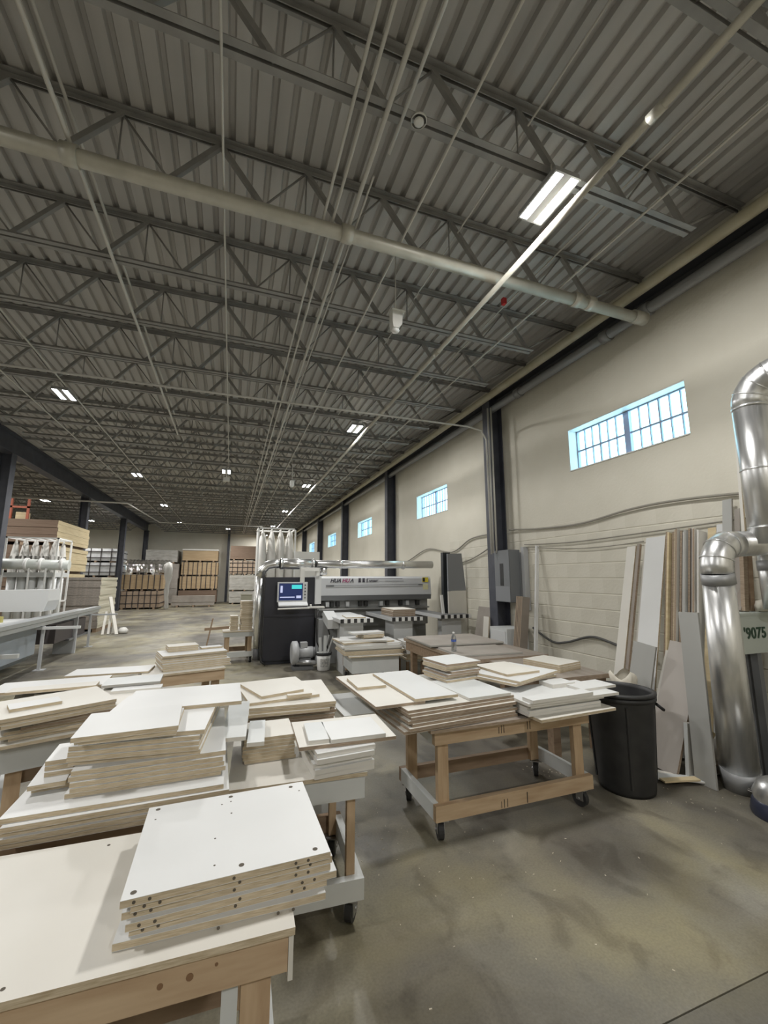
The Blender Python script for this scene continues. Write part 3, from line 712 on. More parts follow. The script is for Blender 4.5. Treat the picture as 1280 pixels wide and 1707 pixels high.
# hood / beam
b = MB(); b.prism([(.02, 1.64), (-.02, 1.60), (-.05, 1.26), (.6, 1.26), (.6, 1.64)], 'x', 1.07, 3.50); hood = b.build('hood', MACHG, MC)
MB().box(.955, 1.075, -.07, .6, 1.10, 1.645).build('hood_end', MACHL, MC)
b = MB(); b.prism([(-.051, 1.258), (-.03, 1.16), (.6, 1.16), (.6, 1.258)], 'x', 1.07, 3.50); b.build('brush_guard', MACHD, MC)
MB().tube([(1.24, -.045, 1.455), (3.28, -.045, 1.475)], .005, 6).build('seam', MACHD, hood)
MB().box(1.18, 1.34, -.045, -.03, 1.435, 1.465).build('latch', MACHD, hood); MB().box(3.2, 3.3, -.045, -.03, 1.46, 1.48).build('latch', MACHD, hood)
yf = -.0385
tilt = math.atan2(.03, .34)
rx = PI/2-tilt*1.0
def ontext(nm, s, x, z, sz, m, **k):
    y = -.02-(1.60-z)*(.03/.34)-.006
    return text(nm, s, sz, m, (x, y, z), (PI/2+tilt, 0, 0), hood, **k)
ontext('maker_name', 'HUA', 1.26, 1.52, .105, LOGO, shear=.3, bold=.003)
ontext('maker_name', 'HU', 1.505, 1.52, .105, MAGENTA, shear=.3, bold=.003)
ontext('maker_name', 'A', 1.675, 1.52, .105, LOGO, shear=.3, bold=.003)
for i in range(2):
    b = MB()
    for r in range(3): b.box(0, .055, -.001, .001, r*.03, r*.03+.022)
    b.box(.02, .035, -.0012, .0012, 0, .082)
    o = b.build('maker_mark', LOGO, hood); o.location = (1.85+i*.085, -.0325, 1.52); o.rotation_euler = (tilt, 0, 0)
b = MB(); b.box(0, .018, -.001, .001, 0, .085).box(.018, .8, -.001, .001, .077, .085); o = b.build('maker_line', LOGO, hood); o.location = (2.03, -.0325, 1.515); o.rotation_euler = (tilt, 0, 0)
ontext('model_number', 'HP2807', 2.07, 1.525, .062, LOGO, shear=.35, bold=.0012)
b = MB(); b.box(0, .42, -.001, .001, 0, .007); o = b.build('maker_line', LOGO, hood); o.location = (2.44, -.034, 1.535); o.rotation_euler = (tilt, 0, 0)
MB().box(3.30, 3.44, -.036, -.026, 1.52, 1.62).build('warning_sticker', YELLOW, hood); MB().box(3.305, 3.36, -.039, -.036, 1.53, 1.61).build('sticker_symbol', BLACK, hood)
MB().box(3.31, 3.43, -.042, -.034, 1.36, 1.47).build('notice', mat('pale_yellow', (.6, .58, .36), .6), hood)
# works below hood
MB().box(1.0, 3.5, .15, .7, .62, 1.16).build('bed', MACHM, MC)
for i, x in enumerate((1.1, 1.2, 1.3, 1.42, 1.62, 1.9, 2.02, 2.35, 2.5, 2.8, 2.95, 3.2)):
    MB().box(x, x+.07, .06, .15, 1.03, 1.13).build('clamp', BLACK if i % 3 != 1 else MACHL, MC)
MB().box(1.02, 3.48, .02, .1, .97, 1.0).build('guide_rail', ZINC, MC)
MB().box(1.0, 3.5, .25, .8, 0, .62).build('base', MACHM, MC)
# feed tables
for i, (x0, x1, y0, y1) in enumerate(((1.13, 1.70, -1.45, .1), (2.05, 2.63, -1.45, .05), (3.08, 3.40, -1.3, .05))):
    tb = MB().box(x0, x1, y0, y1, .885, .92).build('feed_table', MACHD if i else MACHL, MC)
    if i == 2: MB().box(3.40, 3.72, -1.3, -.98, .885, .92).build('table_wing', MACHD, tb); x1 = 3.72
    n_ = 10; w = (x1-x0)/n_
    for q in range(n_): MB().box(x0+q*w, x0+(q+1)*w, y0-.012, y0, .86, .925).build('edge_block', BLACK if q % 2 == 0 else WHITE, tb)
    MB().box(x0-.012, x0, y0, y1, .86, .92).build('table_side', MACHL, tb)
    MB().box(x0+.1, x1-.12, y0+.18, y0+(.62 if i < 2 else .33), 0, .885).build('pedestal', MACHL, tb)
b = MB(); b.prism([(-.55, 1.0), (-.98, .88), (-.98, .72), (-.5, .84)], 'x', 1.02, 1.22); b.build('side_arm', MACHL, MC)
MB().box(1.0, 1.5, -.25, .15, 0, .82).build('front_cover', MACHG, MC); MB().box(1.18, 1.3, -.255, -.25, .62, .65).build('slot', BLACK, MC)
# screen and arm
sc = MB().box(.22, .78, -.20, -.13, 1.155, 1.53).build('control_screen', MACHL, MC)
MB().box(.245, .69, -.203, -.2, 1.185, 1.505).build('display', SCREEN, sc)
MB().box(.48, .67, -.2045, -.203, 1.40, 1.475).build('display_window', SCRTEAL, sc); MB().box(.27, .31, -.2045, -.203, 1.33, 1.46).build('display_window', SCRWHITE, sc)
MB().box(.265, .54, -.2045, -.203, 1.235, 1.255).build('display_window', SCRWHITE, sc); MB().box(.57, .66, -.2045, -.203, 1.225, 1.275).build('display_window', SCRWHITE, sc)
for q in range(5): MB().tube([(.735, -.205, 1.23+q*.06), (.735, -.2, 1.23+q*.06)], .013, 10).build('button', BLACK, sc)
b = MB(); b.prism([(-.2, 1.155), (-.30, 1.10), (-.30, 1.08), (-.14, 1.1), (-.14, 1.155)], 'x', .24, .78); b.build('keyboard_tray', MACHL, sc)
MB().tube([(.22, -.34, 1.04), (.8, -.34, 1.045)], .016, 10).build('handle', OFFWHITE, sc)
b = MB().bar((.68, -.165, 1.53), (.68, -.165, 1.78), .08, .06).bar((.64, -.165, 1.775), (1.02, -.05, 1.775), .07, .07).bar((1.0, -.05, 1.81), (1.0, -.05, 1.645), .07, .07)
b.build('screen_arm', OFFWHITE, MC)
MB().box(.8, 1.12, -.22, -.08, 1.03, 1.06).build('side_shelf', OFFWHITE, MC); MB().tube([(.86, -.15, 1.06), (.86, -.15, 1.10)], .02, 10).build('knob', OFFWHITE, MC)
for q, pts in enumerate(([(1.0, -.2, 1.0), (.96, -.25, .8), (.97, -.3, .4), (1.1, -.35, .12)], [(1.15, -.28, .72), (1.2, -.33, .55), (1.13, -.35, .4), (1.2, -.38, .2)])):
    MB().tube(pts, .012, 8).build('hose', BLACK, MC)
# extraction pipe of the machine
xp = thing('extraction_pipe', 'bright silver extraction pipe running across the top of the drilling machine', 'duct', (.62, 8.5, 0))
MB().tube([(-.09, 0, .30), (-.09, 0, 1.0), (-.09, 0, 1.64)], .075, 18).build('riser', BRIGHT, xp)
MB().tube([(-.09, 0, 1.63), (-.06, 0, 1.75), (.03, 0, 1.85), (.16, 0, 1.88), (.30, 0, 1.88)], .085, 18).build('elbow', BRIGHT, xp)
MB().tube([(.28, 0, 1.88), (.95, 0, 1.88)], .105, 18).build('sleeve', BRIGHT, xp); MB().tube([(.95, 0, 1.88), (3.6, 0, 1.90)], .082, 18).build('main_run', BRIGHT, xp)
for x in (.3, .93, 1.5, 2.9): MB().tube([(x-.02, 0, 1.883), (x+.02, 0, 1.883)], .112 if x < 1 else .092, 18).build('seam_ring', BRIGHT, xp)
MB().tube([(1.15, 0, 1.80), (1.15, 0, 1.67)], .07, 14).build('drop', BRIGHT, xp)
MB().tube([(-.09, 0, .32), (-.09, 0, .16), (-.10, -.02, .08)], .07, 14).build('boot', mat('dark_hose', (.07, .07, .072), .5), xp)
tag(MB().tube([(.59, 8.34, 1.75), (.585, 8.34, 1.6), (.585, 8.34, .25), (.60, 8.32, .08), (.68, 8.28, .03)], .022, 10).build('cable_hose', BLACK), 'thick black hose down the left side of the charcoal cabinet', 'hose')
# right hand end: black post, grey panels
tag(MB().box(4.03, 4.19, 7.60, 7.70, 0, 2.12).build('end_post', mat('post_black', (.02, .024, .028), .5)), 'tall near black post at the right end of the drilling machine', 'post')
pg = thing('side_panel', 'grey upright panel leaning behind the black post, white below', 'panel', (4.05, 7.46, 0))
b = MB(); b.prism([(.02, 2.09), (.34, 2.10), (.42, 1.36), (.02, 1.35)], 'y', .02, .06); b.build('upper_sheet', PANELG, pg)
b = MB(); b.prism([(.02, 1.345), (.42, 1.355), (.44, .0), (.04, .0)], 'y', .02, .06); b.build('lower_sheet', MELW, pg)
tag(MB().bar((3.88, 7.35, .925), (3.86, 7.38, 1.28), .05, .03).build('white_stick', WHITE), 'short white stick standing on the rightmost feed table', 'stick')
mb1, zq = pile('the block on the middle feed table', .9215, [(2.98, 7.45, .44, .62, 0, 4, 'b', .03, .006)])
pile('thin white sheet on the leftmost feed table', .9215, [(2.08, 7.32, .34, .5, -6, 1, 'w', .02)])

# blower motor
mo = thing('blower_motor', 'small grey ring blower motor on the floor before the cabinet', 'blower', (1.2, 7.85, 0))
MB().tube([(-.12, 0, .28), (-.10, 0, .28), (-.02, 0, .28), (0, 0, .28)], .2, 24, radii=[.17, .205, .205, .17]).build('ring_housing', MACHG, mo)
MB().tube([(0, 0, .28), (.26, 0, .28)], .1, 20).build('motor_body', MACHG, mo); MB().tube([(.26, 0, .28), (.31, 0, .28)], .09, 20).build('fan_cover', MACHD, mo)
MB().box(.04, .16, -.06, .06, .37, .46).build('terminal_box', MACHG, mo); MB().box(-.1, .26, -.13, .13, 0, .06).box(.02, .22, -.09, .09, .06, .19).build('foot', MACHD, mo)
MB().tube([(-.04, -.1, .13), (.3, -.16, .12)], .045, 12).build('outlet', ZINC, mo)
# bucket of offcuts
bk = thing('bucket', 'white plastic pail with torn label and black rim on the floor', 'bucket', (1.62, 7.62, 0))
MB().lathe([(.001, .004), (.105, .004), (.108, .01), (.128, .30), (.122, .30), (.1, .012)], n=24).build('pail', WHITE, bk)
MB().lathe([(.127, .255), (.14, .26), (.142, .30), (.130, .305)], n=24).build('rim', BLACK, bk)
b = MB()
for a in range(7):
    a0, a1 = -2.25+a*.2, -2.25+(a+1)*.2
    f = lambda an, r, z: (r*math.cos(an), r*math.sin(an), z)
    b._add([f(a0, .1155, .07), f(a1, .1155, .07), f(a1, .1245, .21), f(a0, .1245, .21)], [(0, 1, 2, 3)])
b.build('label_sheet', mat('label_grey', (.42, .43, .43), .6, col2=(.66, .66, .64), scale=30, lo=.45, hi=.55), bk)
for i, (x, y, dx, dy) in enumerate(((-.05, -.03, -.03, .0), (.01, -.03, .01, .02), (-.02, .02, .19, .0), (-.05, .055, .15, .0))):
    tag(MB().bar((1.62+x, 7.62+y, .02), (1.62+x+dx, 7.62+y+dy, .56+.03*(i % 2)), .05, .018).build('offcut_stick', MELG),
        'white offcut stick standing in the pail, %s from the left' % NUM[i], 'stick', 'offcuts in the pail')

# ================================================================== DUST COLLECTORS
def collector(label, x, y, w, d, h, nx, z_low, zbag, rows=2, mt=None):
    t = thing('dust_collector', label, 'dust collector', (x, y, 0)); mt = mt or WHITE
    for sx in (0, 1):
        for sy in (0, 1): MB().box(sx*w-.02, sx*w+.02, sy*d-.02, sy*d+.02, 0, h).build('post', mt, t)
    for z in (h, z_low):
        for sy in (0, 1): MB().box(-.02, w+.02, sy*d-.02, sy*d+.02, z-.035, z).build('rail', mt, t)
        for sx in (0, 1): MB().box(sx*w-.02, sx*w+.02, .02, d-.02, z-.035, z).build('rail', mt, t)
    for i in range(nx):
        xx = (i+.5)*w/nx
        MB().box(xx-.012, xx+.012, .02, d-.02, h-.03, h-.005).build('crossbar', mt, t)
        for r in range(rows):
            yy = d*(r+.5)/rows; R_ = min(w/nx*.46, .19)
            ph = random.uniform(0, 6); prof_ = []
            top_ = h-.05
            prof_ = [(.015, top_), (.03, top_-.06), (R_*.55, top_-.16), (R_*.8, top_-.35), (R_, top_-.7), (R_*1.02, (top_+zbag)/2), (R_, zbag+.1), (R_*.95, zbag)]
            b_ = MB(); nn = 14; o0 = 0
            for (rr, zz_) in prof_:
                for j in range(nn):
                    a = 2*PI*j/nn; k_ = 1+.10*math.sin(3*a+ph+zz_*2)*min(1, rr/R_)
                    b_.v.append((xx+rr*k_*math.cos(a), yy+rr*k_*math.sin(a), zz_))
            for i2 in range(len(prof_)-1):
                for j in range(nn):
                    b_.f.append([i2*nn+j, (i2+1)*nn+j, (i2+1)*nn+(j+1) % nn, i2*nn+(j+1) % nn]); b_.m.append(0); b_.sm.append(True)
            b_.build('filter_bag', FABRIC, t)
            MB().tube([(xx, yy, .45), (xx, yy, zbag-.12)], R_*.9, 12).build('dust_bag', CLEARW, t)
    MB().box(0, w, 0, d, zbag-.12, zbag).build('manifold', MACHL, t)
    return t
collector('bag dust collector with white frame standing behind the drilling machine', .66, 12.0, 1.0, .75, 3.0, 4, 1.0, 1.05)
collector('bag dust collector with white frame at the far left', -5.45, 13.3, 1.1, 1.0, 2.66, 5, 1.0, 1.75)
ld = thing('dust_pipe', 'thick wrapped pale duct with bands along the left dust collector', 'duct', (-5.6, 13.0, 0))
MB().tube([(-.6, 0, 1.98), (1.65, 0, 1.93)], .13, 16).build('duct_body', mat('wrapped_duct', (.5, .53, .5), .4, col2=(.62, .64, .61), scale=5), ld)
for x in (.75, 1.05, 1.5): MB().tube([(x-.03, 0, 1.95), (x+.03, 0, 1.95)], .16, 16).build('band', WHITE, ld)
for x in (.85, 1.2, 1.55): MB().box(x-.015, x+.015, -.14, -.1, .0, 1.85).build('support', WHITE, ld)
tag(MB().box(1.62, 2.4, 12.15, 12.2, 1.2, 2.36).build('partition_sheet', OFFWHITE), 'plain white upright panel right of the central dust collector', 'panel')

# ================================================================== SLIDING TABLE SAW (left)
SW = thing('panel_saw', 'grey sliding table panel saw along the left side', 'saw', (-3.15, 9.2, 0))
b = MB(); b.prism([(-.07, .90), (.07, .90), (.07, .84), (.04, .82), (.04, .76), (-.07, .76)], 'y', -1.9, 3.5); b.build('slide_rail', mat('aluminium_rail', (.50, .525, .54), .35, .6), SW)
b = MB(); b.prism([(-.36, .86), (-.12, .86), (-.12, .80), (-.36, .80)], 'y', -1.9, 3.3); b.build('sliding_table', MACHG, SW)
MB().box(-1.6, -.36, -2.2, .7, .80, .85).build('main_table', MACHL, SW)
b = MB(); b.prism([(-1.1, .75), (-.2, .75), (-.2, .22), (-.3, .12), (-1.1, .12)], 'y', -2.2, .55); b.build('base', mat('saw_blue_grey', (.33, .37, .41), .45), SW)
for (y0, y1) in ((.05, .09), (2.75, 2.79)):
    MB().box(.035, .08, y0, y0+.045, 0, .76).build('leg', MACHG, SW); MB().box(-.02, .14, y0-.03, y0+.11, 0, .012).build('foot', MACHG, SW)
MB().box(-.06, .62, .02, .08, .70, .745).build('outrigger', MACHL, SW); MB().box(-.06, .6, 2.76, 2.82, .72, .755).build('outrigger', MACHG, SW)
MB().box(-.3, .22, -1.25, -1.19, .42, .48).build('outrigger', MACHL, SW)
MB().box(-.35, .05, 1.9, 1.95, 0, .8).build('leg', MACHG, SW); MB().box(-.6, .02, 1.6, 2.9, .30, .34).build('tray', MACHD, SW)
MB().box(-.5, -.02, .9, 2.7, .34, .70).build('motor_box', mat('dark_brown_box', (.07, .06, .06), .6), SW)
b = MB(); b.prism([(-1.9, .98), (-1.9, 1.36), (-.22, 1.38), (-.20, 1.16), (-.26, .96)], 'y', .9, 1.5); b.build('blade_hood', MACHL, SW)
MB().box(-1.8, -.5, -.1, -.02, .85, .95).build('fence', mat('fence_yellow', (.45,.40,.12), .5), SW)

# ================================================================== STACKS AND BUNDLES (far half)
pile('the sheet stack behind the panel saw', .12, [(-4.27, 15.95, 1.14, 1.9, 0, 20, 'st', .0745, .012)])
pl = thing('pallet', 'timber pallet under the taupe sheet stack', 'pallet', (-4.27, 15.95, 0))
for x in (-.5, 0, .5): MB().box(x-.05, x+.05, -.9, .9, 0, .1).build('bearer', PINED, pl)
MB().box(-.56, .56, -.92, .92, .1, .119).build('deck', PINED, pl)
def bundle(label, x0, x1, y0, y1, z0, z1, body, side=None, straps=0, hstraps=0, strap=None, bearer=True, name='bundle', cat='bundle', layers=0, group=None, capm=None):
    cx, cy = (x0+x1)/2, (y0+y1)/2; t = thing(name, label, cat, (cx, cy, z0), 0, group); hx, hy, h = (x1-x0)/2, (y1-y0)/2, z1-z0-.004
    bz = .09 if bearer else 0.0
    if bearer:
        for x in (-.75, -.0, .75): MB().box(x*hx-.05, x*hx+.05, -hy, hy, 0, bz).build('bearer', PINED, t)
    b = MB()
    if layers:
        lh = (h-bz)/layers
        for q in range(layers):
            j = random.uniform(-.018, .018); j2 = random.uniform(-.012, .012)
            b.box(-hx+j, hx+j, -hy+j2, hy+j2, bz+q*lh+.002, bz+(q+1)*lh)
    else: b.box(-hx, hx, -hy, hy, bz, h-.006)
    mats = [body]
    if side is not None:   # side faces (+x) show another material
        for i, f in enumerate(b.f):
            n_ = [b.v[k_] for k_ in f]
            if all(abs(v[0]-n_[0][0]) < 1e-6 for v in n_): b.m[i] = 1
        mats = [body, side]
    b.build('load', mats, t)
    sm_ = strap or BLACK
    for q in range(straps):
        xx = -hx+(q+.5)*2*hx/straps
        MB().box(xx-.02, xx+.02, -hy-.03, hy+.03, bz*.5, h-.001).build('strap', sm_, t)
    for q in range(hstraps):
        zz_ = bz+(q+.5)*(h-bz)/hstraps
        MB().box(-hx-.03, hx+.03, -hy-.03, hy+.03, zz_-.018, zz_+.018).build('strap', sm_, t)
    if capm: MB().box(-hx-.02, hx+.02, -hy-.02, hy+.02, h+.013, h+.1).build('cap_sheet', capm, t)
    return t
STRAP = mat('strap', (.05, .042, .04), .6)
# tall brown / tan stack
zs = [0, .9, 1.74, 2.58, 3.35]
nm4 = ['bottom', 'second lowest', 'third', 'top']
for q in range(4):
    bundle('tall stack of sheet bundles with tan edges behind the saw, %s bundle' % nm4[q], -6.7, -5.02, 15.2, 18.2, zs[q], zs[q+1], BROWNB, TANPLY, layers=6, group='tan sheet bundles')
rk = thing('rack_frame', 'orange rack frame standing high on the brown stack', 'rack', (-6.3, 15.35, 3.355))
for x in (0, .42): MB().box(x-.03, x+.03, 0, .06, 0, .62).build('post', ORANGE, rk)
MB().box(-.03, .45, 0, .06, .34, .40).build('beam', ORANGE, rk)
tag(MB().box(-6.2, -5.95, 15.45, 15.75, 3.356, 3.58).build('carton', TANPLY), 'small tan carton between the orange rack posts', 'carton')
# white wrapped, black banded
zs = [0, .88, 1.66, 2.42, 3.15]
for q in range(4):
    bundle('white wrapped stack with dark bands by the second girder column, %s tier' % nm4[q], -7.6, -5.75, 25.6, 28.0, zs[q], zs[q+1], WRAPW, straps=4, hstraps=2, strap=STRAP, group='white wrapped bundles')
# crates in front of the far wall, left group
bundle('grid strapped brown crate at the bottom of the film wrapped stack', -5.45, -3.5, 25.2, 27.2, 0, .94, LUMB, straps=7, hstraps=2, strap=STRAP)
bundle('tan crate with upright straps in the middle of the film wrapped stack', -5.35, -3.4, 25.25, 27.2, .95, 1.80, KRAFT, straps=7, strap=STRAP)
bundle('plastic shrouded bundle on top of the film wrapped stack', -5.15, -3.35, 25.3, 27.1, 1.815, 2.5, WRAPG, layers=5)
fm = MB(); N = 22
for i in range(N+1):
    x = -5.2+2.05*i/N
    for j, (yy, zz_) in enumerate(((27.2, 2.56), (25.2, 2.56), (25.13, 2.3), (25.12, 1.86+.12*math.sin(i*1.7)))):
        fm.v.append((x, yy-.05*math.sin(i*2.3+j), zz_+.03*math.sin(i*3.1+j*2)))
for i in range(N):
    for j in range(3): fm.f.append([i*4+j, (i+1)*4+j, (i+1)*4+j+1, i*4+j+1]); fm.m.append(0); fm.sm.append(True)
tag(fm.build('stretch_film', FILM), 'crinkled clear film draped over the shrouded bundle', 'film')
bg2 = MB()
for (rr, zz_) in ((.05, .02), (.10, .1), (.07, .5), (.10, .9), (.09, 1.3), (.17, 1.75), (.20, 2.15), (.12, 2.4), (.02, 2.45)):
    for j in range(14):
        a = 2*PI*j/14; k_ = 1+.35*math.sin(3*a+zz_*5)+.2*math.sin(7*a-zz_*9); bg2.v.append((-3.12+rr*k_*math.cos(a), 24.80+rr*k_*math.sin(a), zz_))
for i in range(8):
    for j in range(14): bg2.f.append([i*14+j, i*14+(j+1) % 14, (i+1)*14+(j+1) % 14, (i+1)*14+j]); bg2.m.append(0); bg2.sm.append(True)
tag(bg2.build('hanging_film', mat('hanging_plastic', (.5,.49,.46), .3, bump=.6, scale=9)), 'bunch of loose plastic film hanging at the crate stack corner', 'film')
bundle('grey shrink wrapped stack against the far wall by the corner column, upper', -4.95, -3.2, 28.9, 30.9, 2.5, 3.33, WRAPG, layers=4)
bundle('grey shrink wrapped stack against the far wall by the corner column, lower', -4.95, -3.1, 28.9, 30.9, 0, 2.49, GREYSHEET, layers=8)
zs = [0, .86, 1.74, 2.62]
for q in range(3):
    bundle('brown strapped crate column at the far wall, %s crate' % ['bottom', 'middle', 'upper'][q], -3.05+.04*q, -.82, 29.2, 30.9, zs[q], zs[q+1]-.005, BROWNB if q == 0 else KRAFT, straps=0 if q == 0 else 8, strap=STRAP, group='strapped crates at the far wall')
bundle('plain tan crate with pale top crowning the brown crate column', -2.95, -.86, 29.2, 30.9, 2.625, 3.35, KRAFT, capm=OFFWHITE)
bundle('long low grey crate on the floor before the far wall', -3.05, -.82, 26.4, 27.0, 0, .62, GREYSHEET, layers=3)
bundle('dark brown bundle on top of the right hand far stack', -.12, 1.7, 28.4, 30.4, 2.72, 3.66, BROWNB, layers=5)
bundle('strapped lumber bundle second from top in the right hand far stack', -.10, 1.72, 28.35, 30.4, 1.80, 2.71, LUMB, straps=6, hstraps=3, strap=STRAP)
bundle('plastic wrapped bundle in the lower half of the right hand far stack', -.08, 1.74, 28.3, 30.4, .80, 1.79, WRAPG, layers=5)
bundle('grey wrapped bundle at the foot of the right hand far stack', -.06, 1.76, 28.3, 30.4, 0, .79, WRAPG, layers=4)
tag(MB().box(.52, 1.02, 22.0, 22.5, .0, .78).box(.5, 1.04, 21.98, 22.52, .78, .82).build('steel_bin', mat('olive_bin', (.27, .26, .2), .6)), 'olive box standing before the right hand far stack', 'box')
# sticks leaning by the grey stack
for i, (xa, xb, h_) in enumerate(((-3.36, -3.02, 1.05), (-3.42, -3.38, .62), (-3.3, -3.25, .6), (-3.18, -3.15, .35))):
    tag(MB().bar((xb, 14.3+.05*i, .005), (xa, 14.75, h_), .09 if i == 0 else .06, .03).build('white_lath', MELW), 'white lath leaning at the grey stack corner, %s' % ['longest, slanting', 'left upright', 'middle upright', 'shortest'][i], 'lath', 'laths by the grey stack')
tag(MB().lathe([(.001, .0), (.12, .02), (.14, .1), (.07, .17), (.001, .18)], (-2.9, 14.5, 0), 10).build('crumpled_paper', OFFWHITE), 'crumpled white wad on the floor by the laths', 'wad')

# ================================================================== RIGHT SIDE
# black bin
bn = thing('trash_can', 'large black plastic trash can beside the pine cart', 'bin', (2.98, 2.68, 0))
MB().lathe([(.001, .015), (.20, .012), (.215, 0), (.222, .03), (.262, .66), (.262, .70), (.285, .705), (.285, .725), (.255, .73), (.25, .70), (.21, .04), (.001, .03)], n=36).build('body', BLACK, bn)
MB().lathe([(.268, .665), (.282, .67), (.282, .695), (.265, .70)], n=36).build('rim_band', BLACK, bn)
for s in (-1, 1):
    a = rad(-35) if s > 0 else rad(145)
    ca, sa = math.cos(a), math.sin(a)
    P_ = lambda r, tt, z: (r*ca-tt*sa, r*sa+tt*ca, z)
    MB().tube([P_(.265, -.07, .64), P_(.32, -.06, .60), P_(.33, 0, .59), P_(.32, .06, .60), P_(.265, .07, .64)], .012, 8).build('handle', BLACK, bn)
for k in range(4):
    a = 2*PI*k/4+.9
    MB().bar((.226*math.cos(a), .226*math.sin(a), .06), (.262*math.cos(a), .262*math.sin(a), .64), .02, .014).build('rib', BLACK, bn)

bn.scale = (.90, .90, 1.0)

# boards leaning on the window wall
def lean(label, yb, w, L, t, kd, xb=3.72, ztop=2.05, face=True, zb=0.0, dx=None, name='leaning_board', tw=0.0, group='boards leaning on the window wall', yt=None):
    """board standing on the floor at x=xb, leaning to the wall at x~4.43; face: broad side to the room, else edge on"""
    xt = 4.46 if dx is None else xb+dx
    d = Vector((xt-xb, (yt if yt is not None else yb)-yb, ztop-zb)).normalized(); nrm = Vector((-d.z, 0, d.x)).normalized(); sid = d.cross(nrm)
    M = Matrix(((sid.x, nrm.x, d.x, xb), (sid.y, nrm.y, d.y, yb), (sid.z, nrm.z, d.z, zb), (0, 0, 0, 1)))
    b = MB()
    if face: b.box(-w/2, w/2, 0, t, 0, L); side = (4, 2)
    else: b.box(-t/2, t/2, 0, w, 0, L)
    # broad faces get the face material
    b.m = [1]*6
    for i in ((2, 4) if face else (3, 5)): b.m[i] = 0
    o = b.build(name, list(KIND[kd])); o.matrix_world = M
    return tag(o, label, 'board', group)
lean('narrow cream board leaning at the left of the wall row', 3.47, .11, 2.04, .03, 'c', xb=3.74, ztop=1.94, yt=3.53, dx=.58)
lean('brown edged board beside the narrow cream one', 3.385, .035, 2.06, .03, 'br', xb=3.75, ztop=1.96, yt=3.445, dx=.58)
lean('pale narrow board left of the broad white one', 3.325, .055, 2.06, .02, 'c', xb=3.79, ztop=1.97, yt=3.385, dx=.58)
lean('broad clean white board leaning in the wall row', 3.175, .22, 2.12, .02, 'w', xb=3.74, ztop=2.03, yt=3.235, dx=.58)
kinds = ['b', 'tan', 'br', 'c', 'b', 'br', 'ww', 'g', 'br', 'ww', 'b', 'ww']
for i, kd in enumerate(kinds):
    y = 3.045-i*.0285
    lean('edge on board in the wall row, %s right of the white board' % NUM[i], y, .12+.02*math.sin(i*2), 2.11+.015*math.sin(i*5), .0195, kd, xb=3.98, ztop=2.05, face=False, yt=y+.06, dx=.44)
lean('tan sheet leaning behind the end of the wall row', 2.655, .075, 2.16, .02, 'tan', xb=3.86, ztop=2.08, yt=2.72, dx=.56)
lean('white sheet leaning behind the silver duct', 2.58, .06, 2.18, .02, 'ww', xb=3.88, ztop=2.11, yt=2.645, dx=.54)
lean('grey offcut upright leaning high beside the tall duct', 2.50, .08, 2.4, .02, 'pg', xb=3.90, ztop=2.33, yt=2.565, dx=.53)
lean('slim grey upright next to the high grey offcut', 2.425, .045, 2.3, .02, 's', xb=3.90, ztop=2.25, yt=2.49, dx=.53)
lean('cream lath rising along the tall duct', 2.385, .025, 3.0, .02, 'c', xb=4.10, ztop=2.9, yt=2.43, dx=.35)
# lower group in front
lean('grey panel propped in front of the leaning boards', 3.15, .23, 1.0, .02, 'pg', xb=3.60, ztop=.99, dx=.16, yt=3.03)
lean('brown cored large board leaning right of the black bin', 2.80, .28, 1.08, .025, 'pk', xb=3.52, ztop=1.03, dx=.36, yt=2.72, face=True)
lean('second board tucked behind the large leaning board', 2.86, .26, .98, .025, 'b', xb=3.56, ztop=.95, dx=.34, yt=2.79)
lean('third board tucked behind the large leaning board', 2.875, .24, .93, .025, 'c', xb=3.60, ztop=.90, dx=.32, yt=2.80)
lean('tall grey plank standing against the dust machine', 2.475, .16, 1.32, .02, 'pg', xb=3.58, ztop=1.315, dx=.05, yt=2.50)
lean('short grey plank at the foot of the tall grey plank', 2.60, .03, .42, .06, 'g', xb=3.60, ztop=.41, dx=.04)
# scrap bag and cut stools
sb = MB()
for (rr, zz_) in ((.02, .0), (.15, .01), (.17, .2), (.155, .45), (.165, .62), (.19, .70), (.16, .72)):
    for j in range(20):
        a = 2*PI*j/20; k_ = 1+.08*math.sin(5*a+zz_*9)+.05*math.sin(9*a); sb.v.append((3.47+rr*k_*math.cos(a)*.62, 3.07+rr*k_*math.sin(a)*.62, zz_*(1+.05*math.sin(3*a))))
for i in range(6):
    for j in range(20): sb.f.append([i*20+j, i*20+(j+1) % 20, (i+1)*20+(j+1) % 20, (i+1)*20+j]); sb.m.append(0); sb.sm.append(True)
tag(sb.build('scrap_bag', PVCBAG), 'crumpled cream scrap sack between bin and leaning boards', 'sack')
ds = thing('low_stand', 'dark square low stand behind the black bin', 'stand', (3.31, 2.96, 0))
MB().box(-.06, .06, -.05, .05, .60, .64).build('top', PINED, ds)
for sx in (-1, 1):
    for sy in (-1, 1): MB().box(*sorted((sx*.06, sx*.035)), *sorted((sy*.05, sy*.03)), 0, .60).build('leg', mat('dark_leg', (.05, .045, .04), .7), ds)
